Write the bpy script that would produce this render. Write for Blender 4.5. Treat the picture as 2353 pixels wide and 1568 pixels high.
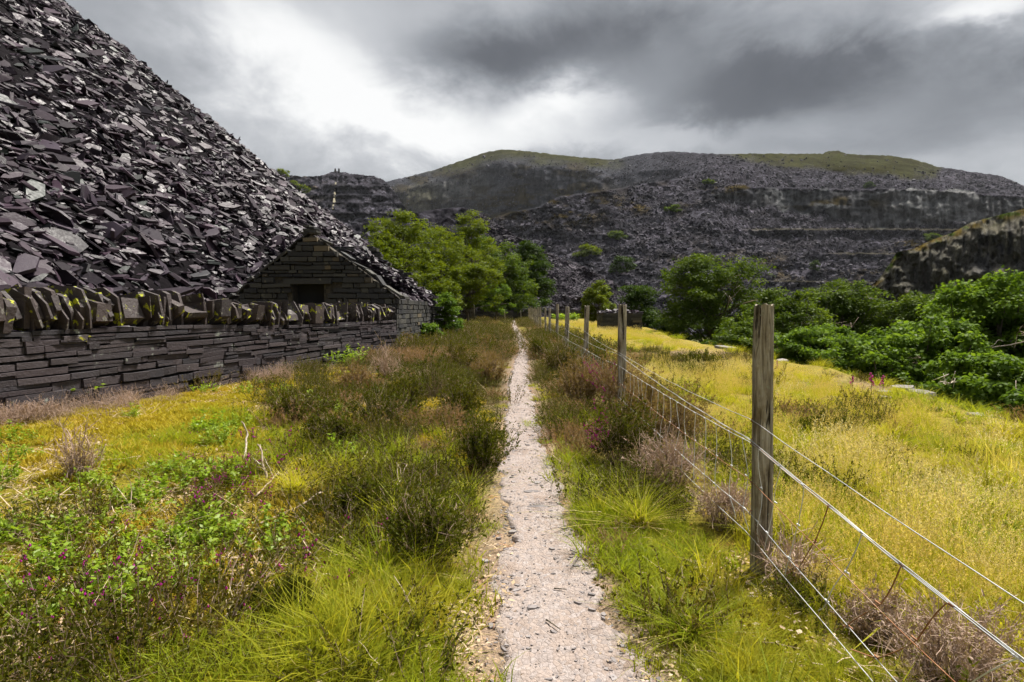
import bpy, math, random
import numpy as np
from mathutils import Vector, Matrix

for o in list(bpy.data.objects):
    bpy.data.objects.remove(o, do_unlink=True)
scene = bpy.context.scene
LINK = scene.collection.objects.link
rad = math.radians

# ------------------------------------------------------------------ camera
IW, IH, FPX = 2353.0, 1568.0, 1307.0          # measuring frame of the photograph, focal length in its pixels
CAM_Z = 1.30
PITCH = math.atan(72 / FPX)
YAW = math.atan(13.5 / FPX)
cam_d = bpy.data.cameras.new('camera')
cam_d.sensor_width = 36.0
cam_d.lens = 36.0 * FPX / IW
cam_d.clip_start = 0.05
cam_d.clip_end = 9000
cam = bpy.data.objects.new('camera', cam_d)
LINK(cam)
cam.location = (0, 0, CAM_Z)
cam.rotation_euler = (math.pi / 2 - PITCH, 0, YAW)
scene.camera = cam

# ------------------------------------------------------------------ light
SUN_AZ, SUN_EL = rad(46), rad(61)             # azimuth measured from +Y, negative = left
sun_d = bpy.data.lights.new('sun', 'SUN')
sun_d.energy = 4.3
sun_d.angle = rad(11)
sun_d.color = (1.0, 0.95, 0.87)
sun = bpy.data.objects.new('sun', sun_d)
LINK(sun)
sdir = Vector((math.sin(SUN_AZ) * math.cos(SUN_EL), math.cos(SUN_AZ) * math.cos(SUN_EL), math.sin(SUN_EL)))
sun.rotation_euler = sdir.to_track_quat('Z', 'Y').to_euler()
sun.location = sdir * 60

scene.view_settings.view_transform = 'Standard'
scene.view_settings.look = 'None'
scene.view_settings.gamma = 1.0
scene.view_settings.exposure = 1.25
scene.view_settings.use_curve_mapping = False
scene.render.engine = 'CYCLES'
scene.cycles.max_bounces = 4
scene.cycles.diffuse_bounces = 2
scene.cycles.glossy_bounces = 2
scene.cycles.transmission_bounces = 3
scene.cycles.transparent_max_bounces = 4
scene.cycles.caustics_reflective = False
scene.cycles.caustics_refractive = False
scene.cycles.use_denoising = True
scene.cycles.use_adaptive_sampling = True
scene.cycles.adaptive_threshold = 0.03

# ------------------------------------------------------------------ pixel -> world helpers (only used to take measurements)
cp, sp_, cy, sy = math.cos(PITCH), math.sin(PITCH), math.cos(YAW), math.sin(YAW)
V_R = np.array([cy, sy, 0.0])
V_F = np.array([-sy * cp, cy * cp, -sp_])
V_U = np.cross(V_R, V_F)
CAMP = np.array([0, 0, CAM_Z])

def ray(u, v):
    u = np.asarray(u, float)[..., None]; v = np.asarray(v, float)[..., None]
    return V_F * FPX + V_R * (u - IW / 2) - V_U * (v - IH / 2)
def at(u, v, y):                               # point seen at (u, v) whose world Y is y
    d = ray(u, v)
    return CAMP + d * (np.asarray(y, float)[..., None] / d[..., 1:2])
def on_ground(u, v, z=0.0):
    d = ray(u, v)
    return CAMP + d * ((z - CAM_Z) / d[..., 2:3])
def project(p):
    q = np.asarray(p, float) - CAMP
    w = q @ V_F
    w = np.where(np.abs(w) < 1e-6, 1e-6, w)
    return IW / 2 + FPX * (q @ V_R) / w, IH / 2 - FPX * (q @ V_U) / w, w

# ------------------------------------------------------------------ noise
def _hash(ix, iy, seed):
    h = np.sin(ix * 127.1 + iy * 311.7 + seed * 74.7) * 43758.5453
    return h - np.floor(h)
def vnoise(x, y, seed=0):
    x = np.asarray(x, float); y = np.asarray(y, float)
    ix, iy = np.floor(x), np.floor(y)
    fx, fy = x - ix, y - iy
    fx = fx * fx * (3 - 2 * fx); fy = fy * fy * (3 - 2 * fy)
    a = _hash(ix, iy, seed); b = _hash(ix + 1, iy, seed); c = _hash(ix, iy + 1, seed); d = _hash(ix + 1, iy + 1, seed)
    return (a * (1 - fx) + b * fx) * (1 - fy) + (c * (1 - fx) + d * fx) * fy
def fbm(x, y, seed=0, octs=4, gain=0.5):
    s = 0; a = 1; t = 0
    for i in range(octs):
        s = s + a * vnoise(x * 2 ** i, y * 2 ** i, seed + i * 13); t += a; a *= gain
    return s / t
def sstep(a, b, x):
    t = np.clip((np.asarray(x, float) - a) / (b - a), 0, 1)
    return t * t * (3 - 2 * t)
def lerp(a, b, t): return a + (b - a) * t

# ------------------------------------------------------------------ mesh helpers
def npmesh(name, V, Fs, attrs=None, smooth=False):
    """V (n,3); Fs one array or a list of arrays (m,k) of face indices; attrs: name -> (n,) or (n,3)"""
    if not isinstance(Fs, (list, tuple)): Fs = [Fs]
    Fs = [np.asarray(f, np.int32) for f in Fs if len(f)]
    V = np.asarray(V, np.float32)
    me = bpy.data.meshes.new(name)
    me.vertices.add(len(V)); me.vertices.foreach_set('co', V.ravel())
    li = np.concatenate([f.ravel() for f in Fs])
    tot = np.concatenate([np.full(len(f), f.shape[1], np.int32) for f in Fs])
    st = np.concatenate([[0], np.cumsum(tot)[:-1]]).astype(np.int32)
    me.loops.add(len(li)); me.loops.foreach_set('vertex_index', li.astype(np.int32))
    me.polygons.add(len(tot)); me.polygons.foreach_set('loop_start', st)
    try: me.polygons.foreach_set('loop_total', tot)
    except Exception: pass
    me.update(calc_edges=True)
    for k, a in (attrs or {}).items():
        a = np.asarray(a, np.float32)
        if a.ndim == 1:
            at_ = me.attributes.new(k, 'FLOAT', 'POINT'); at_.data.foreach_set('value', a)
        else:
            at_ = me.attributes.new(k, 'FLOAT_COLOR', 'POINT')
            at_.data.foreach_set('color', np.concatenate([a, np.ones((len(a), 1), np.float32)], 1).ravel())
    me.polygons.foreach_set('use_smooth', np.full(len(tot), bool(smooth)))
    me.validate()
    return me
def obj(name, me, mat=None, parent=None, loc=None, rot=None, scl=None):
    o = bpy.data.objects.new(name, me)
    LINK(o)
    if mat is not None and me is not None and not me.materials: me.materials.append(mat)
    if parent is not None: o.parent = parent
    if loc is not None: o.location = loc
    if rot is not None: o.rotation_euler = rot
    if scl is not None: o.scale = scl
    return o
def tag(o, label=None, cat=None, group=None, kind=None):
    if label: o['label'] = label
    if cat: o['category'] = cat
    if group: o['group'] = group
    if kind: o['kind'] = kind
    return o
def empty(name, loc=(0, 0, 0), rz=0):
    o = bpy.data.objects.new(name, None); LINK(o)
    o.location = tuple(float(c) for c in loc); o.rotation_euler = (0, 0, rz); o.empty_display_size = 0.1
    return o
class Acc:
    """collects pieces of geometry for one mesh"""
    def __init__(s): s.V = []; s.F = {}; s.A = []; s.n = 0
    def add(s, V, F, a=0.0):
        V = np.asarray(V, float)
        for f in (F if isinstance(F, list) else [F]):
            f = np.asarray(f)
            s.F.setdefault(f.shape[1], []).append(f + s.n)
        s.V.append(V); s.n += len(V)
        s.A.append(np.broadcast_to(np.asarray(a, float), (len(V),)).copy() if np.ndim(a) < 2 else np.asarray(a, float))
    def mesh(s, name, attr='rnd', smooth=False):
        V = np.concatenate(s.V); A = np.concatenate(s.A)
        return npmesh(name, V, [np.concatenate(v) for v in s.F.values()], {attr: A}, smooth)

def tube(P, r, k=6, cap=True):
    P = np.asarray(P, float); n = len(P); r = np.broadcast_to(np.asarray(r, float), (n,))
    T = np.gradient(P, axis=0); T /= np.linalg.norm(T, axis=1, keepdims=True) + 1e-9
    ref = np.array([0.31, 0.17, 0.93]) if abs(T[:, 2]).mean() < 0.8 else np.array([0.93, 0.31, 0.1])
    A = np.cross(T, ref); A /= np.linalg.norm(A, axis=1, keepdims=True) + 1e-9
    B = np.cross(T, A)
    an = np.arange(k) * 2 * math.pi / k
    V = (P[:, None] + (A[:, None] * np.cos(an)[None, :, None] + B[:, None] * np.sin(an)[None, :, None]) * r[:, None, None]).reshape(-1, 3)
    i = np.arange(n - 1)[:, None] * k; j = np.arange(k)[None, :]; j2 = (j + 1) % k
    Q = np.stack([i + j, i + j2, i + k + j2, i + k + j], -1).reshape(-1, 4)
    Fs = [Q]
    if cap and k > 2: Fs.append(np.array([list(range(k))[::-1], [(n - 1) * k + q for q in range(k)]]))
    return V, Fs
def unit(a): return a / (np.linalg.norm(a, axis=-1, keepdims=True) + 1e-9)
def leafquads(C, D, N, L, Wd):
    """diamond leaves: centre base C, direction D, normal-ish N"""
    D = unit(D); S = unit(np.cross(D, N))
    L = np.asarray(L, float).reshape(-1, 1); Wd = np.asarray(Wd, float).reshape(-1, 1)
    V = np.stack([C, C + D * L * 0.5 + S * Wd * 0.5, C + D * L, C + D * L * 0.5 - S * Wd * 0.5], 1).reshape(-1, 3)
    Q = (np.arange(len(C))[:, None] * 4 + np.arange(4)[None])
    return V, Q
def slabs(C, U, Nn, L, Wd, T, rng, k=6, under=True):
    """irregular flat slate pieces, vectorised: k-gon prisms with a broken edge"""
    n = len(C); U = unit(U - Nn * (U * Nn).sum(-1, keepdims=True)); S = np.cross(Nn, U)
    an = (np.arange(k)[None] + rng.uniform(-.38, .38, (n, k))) * 2 * math.pi / k + rng.uniform(0, 6.28, (n, 1))
    rr = rng.uniform(.62, 1.08, (n, k))
    a = np.cos(an) * rr * L[:, None] * .5; b = np.sin(an) * rr * Wd[:, None] * .5
    a += b * rng.uniform(-.5, .5, (n, 1))
    ins = rng.uniform(.86, .98, (n, k))
    tt = T[:, None] * rng.uniform(.75, 1.1, (n, k)) * .5
    top = C[:, None] + U[:, None] * (a * ins)[..., None] + S[:, None] * (b * ins)[..., None] + Nn[:, None] * tt[..., None]
    bot = C[:, None] + U[:, None] * a[..., None] + S[:, None] * b[..., None] - Nn[:, None] * tt[..., None]
    V = np.concatenate([top, bot], 1).reshape(-1, 3)
    o = np.arange(n)[:, None] * 2 * k
    topf = o + np.arange(k)[None]
    botf = o + k + np.arange(k)[None, ::-1]
    j = np.arange(k); j2 = (j + 1) % k
    sd = np.stack([j2, j, j + k, j2 + k], -1)[None] + o[..., None]
    return V, ([topf, botf, sd.reshape(-1, 4)] if under else [topf, sd.reshape(-1, 4)])

# ------------------------------------------------------------------ material helpers
def new_mat(name):
    m = bpy.data.materials.new(name); m.use_nodes = True
    nt = m.node_tree; nt.nodes.clear()
    return m, nt
class NT:
    def __init__(s, nt): s.nt = nt
    def n(s, t, **kw):
        nd = s.nt.nodes.new(t)
        for k, v in kw.items(): setattr(nd, k, v)
        return nd
    def l(s, a, b): s.nt.links.new(a, b)
    def set(s, sock, v):
        if hasattr(v, 'default_value') or isinstance(v, bpy.types.NodeSocket): s.l(v, sock)
        else: sock.default_value = v
    def math(s, op, a, b=0.0, c=0.0, clamp=False):
        nd = s.n('ShaderNodeMath', operation=op, use_clamp=clamp)
        for i, v in enumerate((a, b, c)):
            s.set(nd.inputs[i], v)
        return nd.outputs[0]
    def mix(s, f, a, b, mode='MIX'):
        nd = s.n('ShaderNodeMix', data_type='RGBA', blend_type=mode)
        s.set(nd.inputs[0], f)
        for i, v in ((6, a), (7, b)):
            if isinstance(v, (tuple, list)): v = tuple(v) + ((1,) if len(v) == 3 else ())
            s.set(nd.inputs[i], v)
        return nd.outputs[2]
    def ramp(s, f, stops, interp='LINEAR'):
        nd = s.n('ShaderNodeValToRGB'); cr = nd.color_ramp; cr.interpolation = interp
        while len(cr.elements) < len(stops): cr.elements.new(0.5)
        for e, (p, c) in zip(cr.elements, stops):
            e.position = p; e.color = tuple(c) + (1,) if len(c) == 3 else c
        s.set(nd.inputs[0], f)
        return nd.outputs[0]
    def noise(s, vec, scale, detail=4, rough=0.55, dist=0.0, out=0):
        nd = s.n('ShaderNodeTexNoise'); nd.inputs['Scale'].default_value = scale
        nd.inputs['Detail'].default_value = detail; nd.inputs['Roughness'].default_value = rough
        nd.inputs['Distortion'].default_value = dist
        if vec is not None: s.l(vec, nd.inputs['Vector'])
        return nd.outputs[out]
    def voro(s, vec, scale, feature='F1', out='Distance', rand=1.0):
        nd = s.n('ShaderNodeTexVoronoi', feature=feature); nd.inputs['Scale'].default_value = scale
        nd.inputs['Randomness'].default_value = rand
        if vec is not None: s.l(vec, nd.inputs['Vector'])
        return nd.outputs[out]
    def mapping(s, vec, scl=(1, 1, 1), loc=(0, 0, 0)):
        nd = s.n('ShaderNodeMapping'); nd.inputs['Scale'].default_value = scl; nd.inputs['Location'].default_value = loc
        s.l(vec, nd.inputs['Vector']); return nd.outputs[0]
    def attr(s, name, typ='GEOMETRY', out='Fac'):
        nd = s.n('ShaderNodeAttribute', attribute_name=name, attribute_type=typ)
        return nd.outputs[out]
    def pos(s): return s.n('ShaderNodeNewGeometry').outputs['Position']
    def objco(s): return s.n('ShaderNodeTexCoord').outputs['Object']
    def objrnd(s): return s.n('ShaderNodeObjectInfo').outputs['Random']
    def bump(s, h, strength=0.5, dist=0.02, normal=None):
        nd = s.n('ShaderNodeBump'); nd.inputs['Strength'].default_value = strength; nd.inputs['Distance'].default_value = dist
        s.l(h, nd.inputs['Height'])
        if normal is not None: s.l(normal, nd.inputs['Normal'])
        return nd.outputs[0]
    def principled(s, col, rough=0.8, normal=None, spec=0.5, **kw):
        nd = s.n('ShaderNodeBsdfPrincipled')
        if isinstance(col, tuple): col = col + ((1,) if len(col) == 3 else ())
        s.set(nd.inputs['Base Color'], col); s.set(nd.inputs['Roughness'], rough)
        s.set(nd.inputs['Specular IOR Level'], spec)
        if normal is not None: s.l(normal, nd.inputs['Normal'])
        for k, v in kw.items(): s.set(nd.inputs[k], v)
        out = s.n('ShaderNodeOutputMaterial'); s.l(nd.outputs[0], out.inputs[0])
        return nd
    def leaf(s, col, trans=0.4, gloss=0.06, rough=0.45, tcol=None):
        d = s.n('ShaderNodeBsdfDiffuse'); s.l(col, d.inputs[0])
        t = s.n('ShaderNodeBsdfTranslucent'); s.l(tcol if tcol is not None else col, t.inputs[0])
        m = s.n('ShaderNodeMixShader'); m.inputs[0].default_value = trans
        s.l(d.outputs[0], m.inputs[1]); s.l(t.outputs[0], m.inputs[2])
        g = s.n('ShaderNodeBsdfGlossy'); g.inputs['Roughness'].default_value = rough
        g.inputs[0].default_value = (.8, .8, .75, 1)
        m2 = s.n('ShaderNodeMixShader'); m2.inputs[0].default_value = gloss
        s.l(m.outputs[0], m2.inputs[1]); s.l(g.outputs[0], m2.inputs[2])
        out = s.n('ShaderNodeOutputMaterial'); s.l(m2.outputs[0], out.inputs[0])

# ------------------------------------------------------------------ sky
world = bpy.data.worlds.new('World'); scene.world = world
world.use_nodes = True
wt = world.node_tree; wt.nodes.clear(); w = NT(wt)
wdir = w.n('ShaderNodeTexCoord').outputs['Generated']
sepd = w.n('ShaderNodeSeparateXYZ'); w.l(wdir, sepd.inputs[0])
dx, dy, dz = sepd.outputs
sky = w.n('ShaderNodeTexSky', sky_type='NISHITA')
sky.sun_disc = False
sky.sun_elevation = SUN_EL
sky.sun_rotation = SUN_AZ
# cloud layer seen in perspective
hz = w.math('ADD', w.math('MAXIMUM', dz, 0.0), 0.42)
cu = w.math('DIVIDE', dx, hz); cv = w.math('DIVIDE', dy, hz)
comb = w.n('ShaderNodeCombineXYZ'); w.l(cu, comb.inputs[0]); w.l(cv, comb.inputs[1])
cvec = comb.outputs[0]
n_big = w.noise(cvec, 1.5, 7, 0.56, 0.35)
n_fine = w.noise(w.mapping(cvec, (1, 1, 1), (7, 3, 1)), 4.4, 8, 0.62, 0.25)
warp = w.math('MULTIPLY', w.math('SUBTRACT', n_fine, 0.5), 0.20)
warp2 = w.math('MULTIPLY', w.math('SUBTRACT', n_big, 0.5), 0.30)
az = w.math('ADD', w.math('ADD', w.math('ARCTAN2', dx, dy), warp), warp2)
el = w.math('ADD', w.math('ADD', w.math('ARCSINE', dz), w.math('MULTIPLY', warp, .7)), w.math('MULTIPLY', warp2, -.4))
def azel(u, v):
    d = unit(ray(u, v)); return math.atan2(d[0], d[1]), math.asin(d[2])
# bright rifts (+) and heavy banks (-) of this sky: u, v, half width, half height (px), weight
CLOUDS = [(660, 80, 190, 120, .34), (760, 190, 150, 80, .26), (900, 275, 230, 60, .40), (1290, 235, 105, 50, .46), (1130, 320, 220, 40, .22), (560, 20, 110, 80, .16),
          (1480, 325, 160, 35, .16), (2170, 5, 120, 55, .46), (330, 130, 190, 160, -.07), (270, 330, 160, 120, -.02),
          (1150, 130, 170, 75, -.35), (1420, 70, 220, 100, -.26), (1740, 180, 220, 70, -.33), (2250, 190, 260, 70, -.20), (1600, 260, 260, 50, -.14),
          (2000, 310, 400, 40, -.14), (640, 340, 220, 50, .08), (1000, 30, 120, 60, .02)]
val = w.math('ADD', 0.56, w.math('MULTIPLY', w.math('SUBTRACT', n_big, 0.5), 0.45))
val = w.math('ADD', val, w.math('MULTIPLY', w.math('SUBTRACT', n_fine, 0.5), 0.30))
for (u, v, hu, hv, wgt) in CLOUDS:
    a0, e0 = azel(u, v); a1, _ = azel(u + hu, v); _, e1 = azel(u, v - hv)
    qa = w.math('DIVIDE', w.math('SUBTRACT', az, a0), a1 - a0)
    qe = w.math('DIVIDE', w.math('SUBTRACT', el, e0), e1 - e0)
    q = w.math('ADD', w.math('MULTIPLY', qa, qa), w.math('MULTIPLY', qe, qe))
    g = w.math('EXPONENT', w.math('MULTIPLY', q, -0.8))
    val = w.math('MULTIPLY_ADD', g, wgt, val)
ccol = w.ramp(val, [(0.0, (.045, .047, .052)), (.22, (.085, .088, .096)), (.45, (.21, .22, .235)), (.65, (.37, .38, .395)), (.85, (.55, .555, .56)), (1.0, (.665, .665, .66))])
c10 = w.mix(1.0, ccol, (10, 10, 10), 'MULTIPLY')
mixsky = w.mix(0.96, sky.outputs[0], c10)
bg = w.n('ShaderNodeBackground'); bg.inputs['Strength'].default_value = 0.063
w.l(mixsky, bg.inputs[0])
wo = w.n('ShaderNodeOutputWorld'); w.l(bg.outputs[0], wo.inputs[0])

# ================================================================== MATERIALS
def mat_slate(name, stops, rough=0.42, bump=0.25, scale=18, lichen=None, spec=0.5, lich_obj=True):
    m, nt = new_mat(name); k = NT(nt)
    rnd = k.math('FRACT', k.math('ADD', k.attr('rnd'), k.objrnd()))
    pos = k.pos()
    col = k.ramp(rnd, stops, 'LINEAR')
    n1 = k.noise(pos, scale * .35, 5, .6)
    col = k.mix(k.math('MULTIPLY', k.math('SUBTRACT', n1, .35, clamp=True), 1.1, clamp=True), col, k.mix(.3, col, (.05, .038, .036)))
    n2 = k.noise(pos, scale * 3, 4, .65)
    col = k.mix(.2, col, k.ramp(n2, [(.3, (.005, .004, .006)), (.75, (.048, .036, .049))]), 'MIX')
    if lichen:
        for (lc, sc, lo, hi, seed) in lichen:
            mv = k.mapping(pos, (1, 1, 1), (seed * 3.7, seed * 1.3, seed * 2.1))
            blob = k.noise(mv, sc, 5, .62, .35)
            f = k.math('SMOOTHSTEP', blob, lo, hi) if False else k.ramp(blob, [(lo, (0, 0, 0)), (hi, (1, 1, 1))])
            col = k.mix(f, col, lc)
    r = k.ramp(k.noise(pos, scale, 3, .5), [(.3, (rough - .1,) * 3), (.7, (rough + .18,) * 3)])
    b = k.bump(k.noise(pos, scale * 1.6, 6, .65), bump, .03)
    k.principled(col, r, b, spec)
    return m
SLATE_STOPS = [(0, (.005, .004, .006)), (.22, (.028, .013, .024)), (.42, (.011, .007, .012)), (.60, (.046, .022, .040)), (.74, (.014, .010, .017)), (.86, (.058, .040, .060)), (.92, (.024, .017, .028)), (.97, (.028, .040, .034)), (1, (.007, .006, .008))]
M_slate = mat_slate('slate_waste', SLATE_STOPS, .5, .2, 14, spec=.3)
WALL_STOPS = [(0, (.026, .021, .023)), (.25, (.060, .046, .049)), (.5, (.036, .034, .039)), (.75, (.082, .066, .069)), (1, (.034, .029, .031))]
M_wall = mat_slate('wall_slate', WALL_STOPS, .62, .5, 22, [((.22, .23, .20), 6.0, .64, .70, 1), ((.36, .34, .03), 4.3, .70, .72, 2)], spec=.3)
M_coping = mat_slate('coping_slate', [(0, (.035, .027, .025)), (.35, (.075, .056, .050)), (.7, (.050, .042, .042)), (1, (.105, .085, .08))], .6, .6, 18,
                     [((.22, .21, .18), 7, .60, .68, 3), ((.38, .40, .02), 7.5, .60, .63, 4)], spec=.3)
GABLE_STOPS = [(0, (.016, .017, .016)), (.25, (.052, .052, .046)), (.5, (.028, .030, .032)), (.75, (.082, .080, .066)), (.93, (.040, .038, .032)), (1, (.17, .135, .08))]
M_gable = mat_slate('gable_stone', GABLE_STOPS, .7, .5, 16, [((.15, .14, .10), 5, .64, .72, 6)], spec=.25)
M_core = None
m, nt = new_mat('wall_core'); k = NT(nt)
k.principled(k.ramp(k.noise(k.pos(), 9, 5, .6), [(.3, (.010, .009, .008)), (.7, (.035, .03, .025))]), .95); M_core = m  # dark fill colour puts shade into the gaps between dry stones
m, nt = new_mat('mortar_earth'); k = NT(nt)
k.principled(k.ramp(k.noise(k.pos(), 9, 5, .6), [(.3, (.02, .018, .015)), (.7, (.085, .07, .048))]), .95, k.bump(k.noise(k.pos(), 30, 4), .6, .03)); M_mortar = m

# hill material: surface colour painted per vertex (rock, scree, turf, distance haze, riser shade), broken up by cell and streak noise
m, nt = new_mat('quarry_hillside'); k = NT(nt)
pos = k.pos()
col = k.attr('Col', out='Color')
rough_m = k.attr('rocky')
cell = k.voro(pos, 0.8, out='Color')
sepc = k.n('ShaderNodeSeparateColor'); k.l(cell, sepc.inputs[0])
sp = k.ramp(sepc.outputs[0], [(0, (.25, .25, .25)), (.5, (.85, .85, .85)), (.85, (1.5, 1.5, 1.5)), (1, (2.6, 2.6, 2.7))])
c2 = k.mix(rough_m, col, k.mix(1.0, col, sp, 'MULTIPLY'))
n = k.noise(pos, .06, 7, .68)
c2 = k.mix(1.0, c2, k.ramp(n, [(.3, (.45, .45, .45)), (.5, (.9, .9, .9)), (.72, (1.55, 1.5, 1.5))]), 'MULTIPLY')
streak = k.noise(k.mapping(pos, (.5, .5, .05)), .55, 5, .65)
cliff = k.attr('cliff')
c2 = k.mix(cliff, c2, k.mix(1.0, c2, k.ramp(streak, [(.30, (.62, .64, .65)), (.5, (.95, .95, .95)), (.72, (1.35, 1.32, 1.3))]), 'MULTIPLY'))
hgt = k.math('ADD', k.math('MULTIPLY', sepc.outputs[1], .6), k.math('MULTIPLY', k.noise(pos, .35, 6, .65), 2.2))
k.principled(c2, .95, k.bump(hgt, .6, .9), .0); M_hill = m

# trees
def mat_leaf(name, a, b, c, trans=.45, gloss=.012):
    m, nt = new_mat(name); k = NT(nt)
    r = k.attr('rnd')
    n = k.noise(k.pos(), .9, 3, .5)
    f = k.math('ADD', k.math('MULTIPLY', r, .75), k.math('MULTIPLY', k.math('SUBTRACT', n, .35), .6), clamp=True)
    colr = k.ramp(f, [(0, a), (.55, b), (1, c)])
    k.leaf(colr, trans, gloss, .5, k.mix(1.0, colr, (1.35, 1.25, .6), 'MULTIPLY'))
    return m
M_leaf_oak = mat_leaf('oak_leaves', (.034, .064, .005), (.070, .115, .009), (.125, .175, .018))
M_leaf_bright = mat_leaf('bright_oak_leaves', (.050, .098, .008), (.100, .175, .016), (.175, .265, .034), .48)
M_leaf_birch = mat_leaf('birch_leaves', (.060, .092, .004), (.105, .145, .006), (.165, .205, .012), .48)
M_leaf_dark = mat_leaf('dark_leaves', (.016, .036, .004), (.034, .066, .006), (.060, .100, .010), .38)
def mat_bark(name, a, b):
    m, nt = new_mat(name); k = NT(nt)
    p = k.mapping(k.pos(), (1, 1, .25))
    n = k.noise(p, 14, 5, .65)
    k.principled(k.ramp(n, [(.3, a), (.7, b)]), .9, k.bump(n, .6, .03), .2); return m
M_bark = mat_bark('bark', (.03, .025, .018), (.14, .12, .085))

# weathered posts
m, nt = new_mat('weathered_post_wood'); k = NT(nt)
p = k.objco(); pr = k.mapping(p, (1, 1, .085))
n1 = k.noise(pr, 48, 7, .68, .9); n2 = k.noise(p, 7, 4, .6); n3 = k.noise(k.mapping(p, (1, 1, .045)), 30, 5, .6, .8)
colw = k.ramp(n1, [(.30, (.055, .042, .028)), (.40, (.20, .168, .118)), (.54, (.40, .36, .285)), (.72, (.60, .56, .48))])
colw = k.mix(k.ramp(n2, [(.45, (0, 0, 0)), (.7, (1, 1, 1))]), colw, k.mix(1, colw, (.62, .54, .40), 'MULTIPLY'))
crack = k.ramp(n3, [(.605, (0, 0, 0)), (.64, (1, 1, 1))])
colw = k.mix(crack, colw, (.025, .018, .012))
lich = k.ramp(k.noise(p, 38, 4, .6), [(.62, (0, 0, 0)), (.68, (.8, .8, .8))])
colw = k.mix(lich, colw, (.30, .31, .24))
h = k.math('SUBTRACT', n1, k.math('MULTIPLY', crack, 1.6))
k.principled(colw, .9, k.bump(h, .95, .02), .15); M_post = m
m, nt = new_mat('galvanised_wire'); k = NT(nt)
nn = k.noise(k.pos(), 5, 4, .6)
k.principled(k.ramp(nn, [(.35, (.30, .31, .32)), (.6, (.50, .50, .49))]), .5, None, .5, Metallic=.35); M_wire = m
m, nt = new_mat('bright_net_wire'); k = NT(nt)
k.principled(k.ramp(k.noise(k.pos(), 6, 3), [(.35, (.50, .51, .52)), (.65, (.74, .74, .72))]), .5); M_stay = m
m, nt = new_mat('rusty_wire'); k = NT(nt)
nn = k.noise(k.pos(), 9, 4, .6)
k.principled(k.ramp(nn, [(.35, (.20, .07, .025)), (.55, (.30, .14, .06)), (.7, (.45, .40, .35))]), .7, None, .3); M_rust = m
M_deadwood = None
m, nt = new_mat('bleached_deadwood'); k = NT(nt)
nn = k.noise(k.mapping(k.objco(), (1, 1, 1)), 30, 4, .6)
k.principled(k.mix(k.math('MULTIPLY', k.objrnd(), .6), k.ramp(nn, [(.3, (.20, .15, .10)), (.55, (.46, .40, .33)), (.8, (.68, .62, .54))]), (.30, .20, .12)), .85, k.bump(nn, .5, .004), .2); M_deadwood = m

# ================================================================== GROUND
PC_Y = np.array([-6, 0.0, 1.0, 1.98, 3.2, 4.5, 6.85, 10.75, 15, 19.3, 26, 35, 50, 76])
PC_X = np.array([.6, .36, .26, .185, .115, .07, .05, .02, .10, .20, .12, -.10, -.35, -.6])
PC_W = np.array([.34, .33, .32, .295, .23, .20, .19, .185, .17, .16, .15, .16, .15, .15])
_yy = np.linspace(-6, 76, 800)
_px = np.interp(_yy, PC_Y, PC_X); _pw = np.interp(_yy, PC_Y, PC_W)
_k = np.hanning(25); _k /= _k.sum()
_px = np.convolve(np.pad(_px, 12, 'edge'), _k, 'valid')
def path_x(y): return np.interp(y, _yy, _px)
def path_w(y): return np.interp(y, _yy, _pw)
_e = on_ground(np.array([2353, 2230, 2100, 1950, 1800, 1650, 1550.]), np.array([975, 938, 903, 868, 834, 803, 780.]), .05)
EDGE_Y = np.concatenate([[-10, 2, 4.5], _e[:, 1], [60, 120]]); EDGE_X = np.concatenate([[5.6, 5.7, 5.9], _e[:, 0], [11.5, 16]])
def edge_x(y): return np.interp(y, EDGE_Y, EDGE_X) + (fbm(np.asarray(y) * .5, np.asarray(y) * 0 + 3, 9, 3) - .5) * .8
WALL_A, WALL_B = np.array([-5.10, 5.6]), np.array([-3.12, 14.7])     # face line of the dry-stone wall
def ground_z(x, y, under=False):
    x = np.asarray(x, float); y = np.asarray(y, float)
    d = np.abs(x - path_x(y))
    near = sstep(90, 60, y) * sstep(-30, -6, x)
    z = (fbm(x * .7, y * .7, 3, 3) - .5) * .16 * sstep(.25, 1.2, d) * near
    z = z + (fbm(x * 4, y * 4, 5, 2) - .5) * .035 * sstep(.2, .5, d) * near
    z = z + np.where(x < path_x(y), .07, .07 * sstep(4, 9, y)) * sstep(.28, 1.0, d) + .10 * sstep(1.6, 4.6, -x)
    z = z + .10 * 0.3 * sstep(.5, 1.0, x) * sstep(2.2, 1.3, x) * sstep(2.5, 4.5, y) * sstep(40, 15, y)
    z = z + (fbm(y * 7, x * 7, 15, 2) - .5) * .014 * sstep(.3, 0, d)
    if under: z = z - .03 * sstep(path_w(y) - .0, path_w(y) - .08, d) * (y < 76)
    e = x - edge_x(y)
    drop = np.clip(e, 0, None)
    z = z - np.minimum(drop * .62 + .0, 7.2) * sstep(0, 1.0, drop + .15)
    far = np.maximum(sstep(95, 140, y), np.maximum(sstep(40, 70, x), 0))
    z = lerp(z, np.minimum(z, -7.2), far)
    return z

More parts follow.
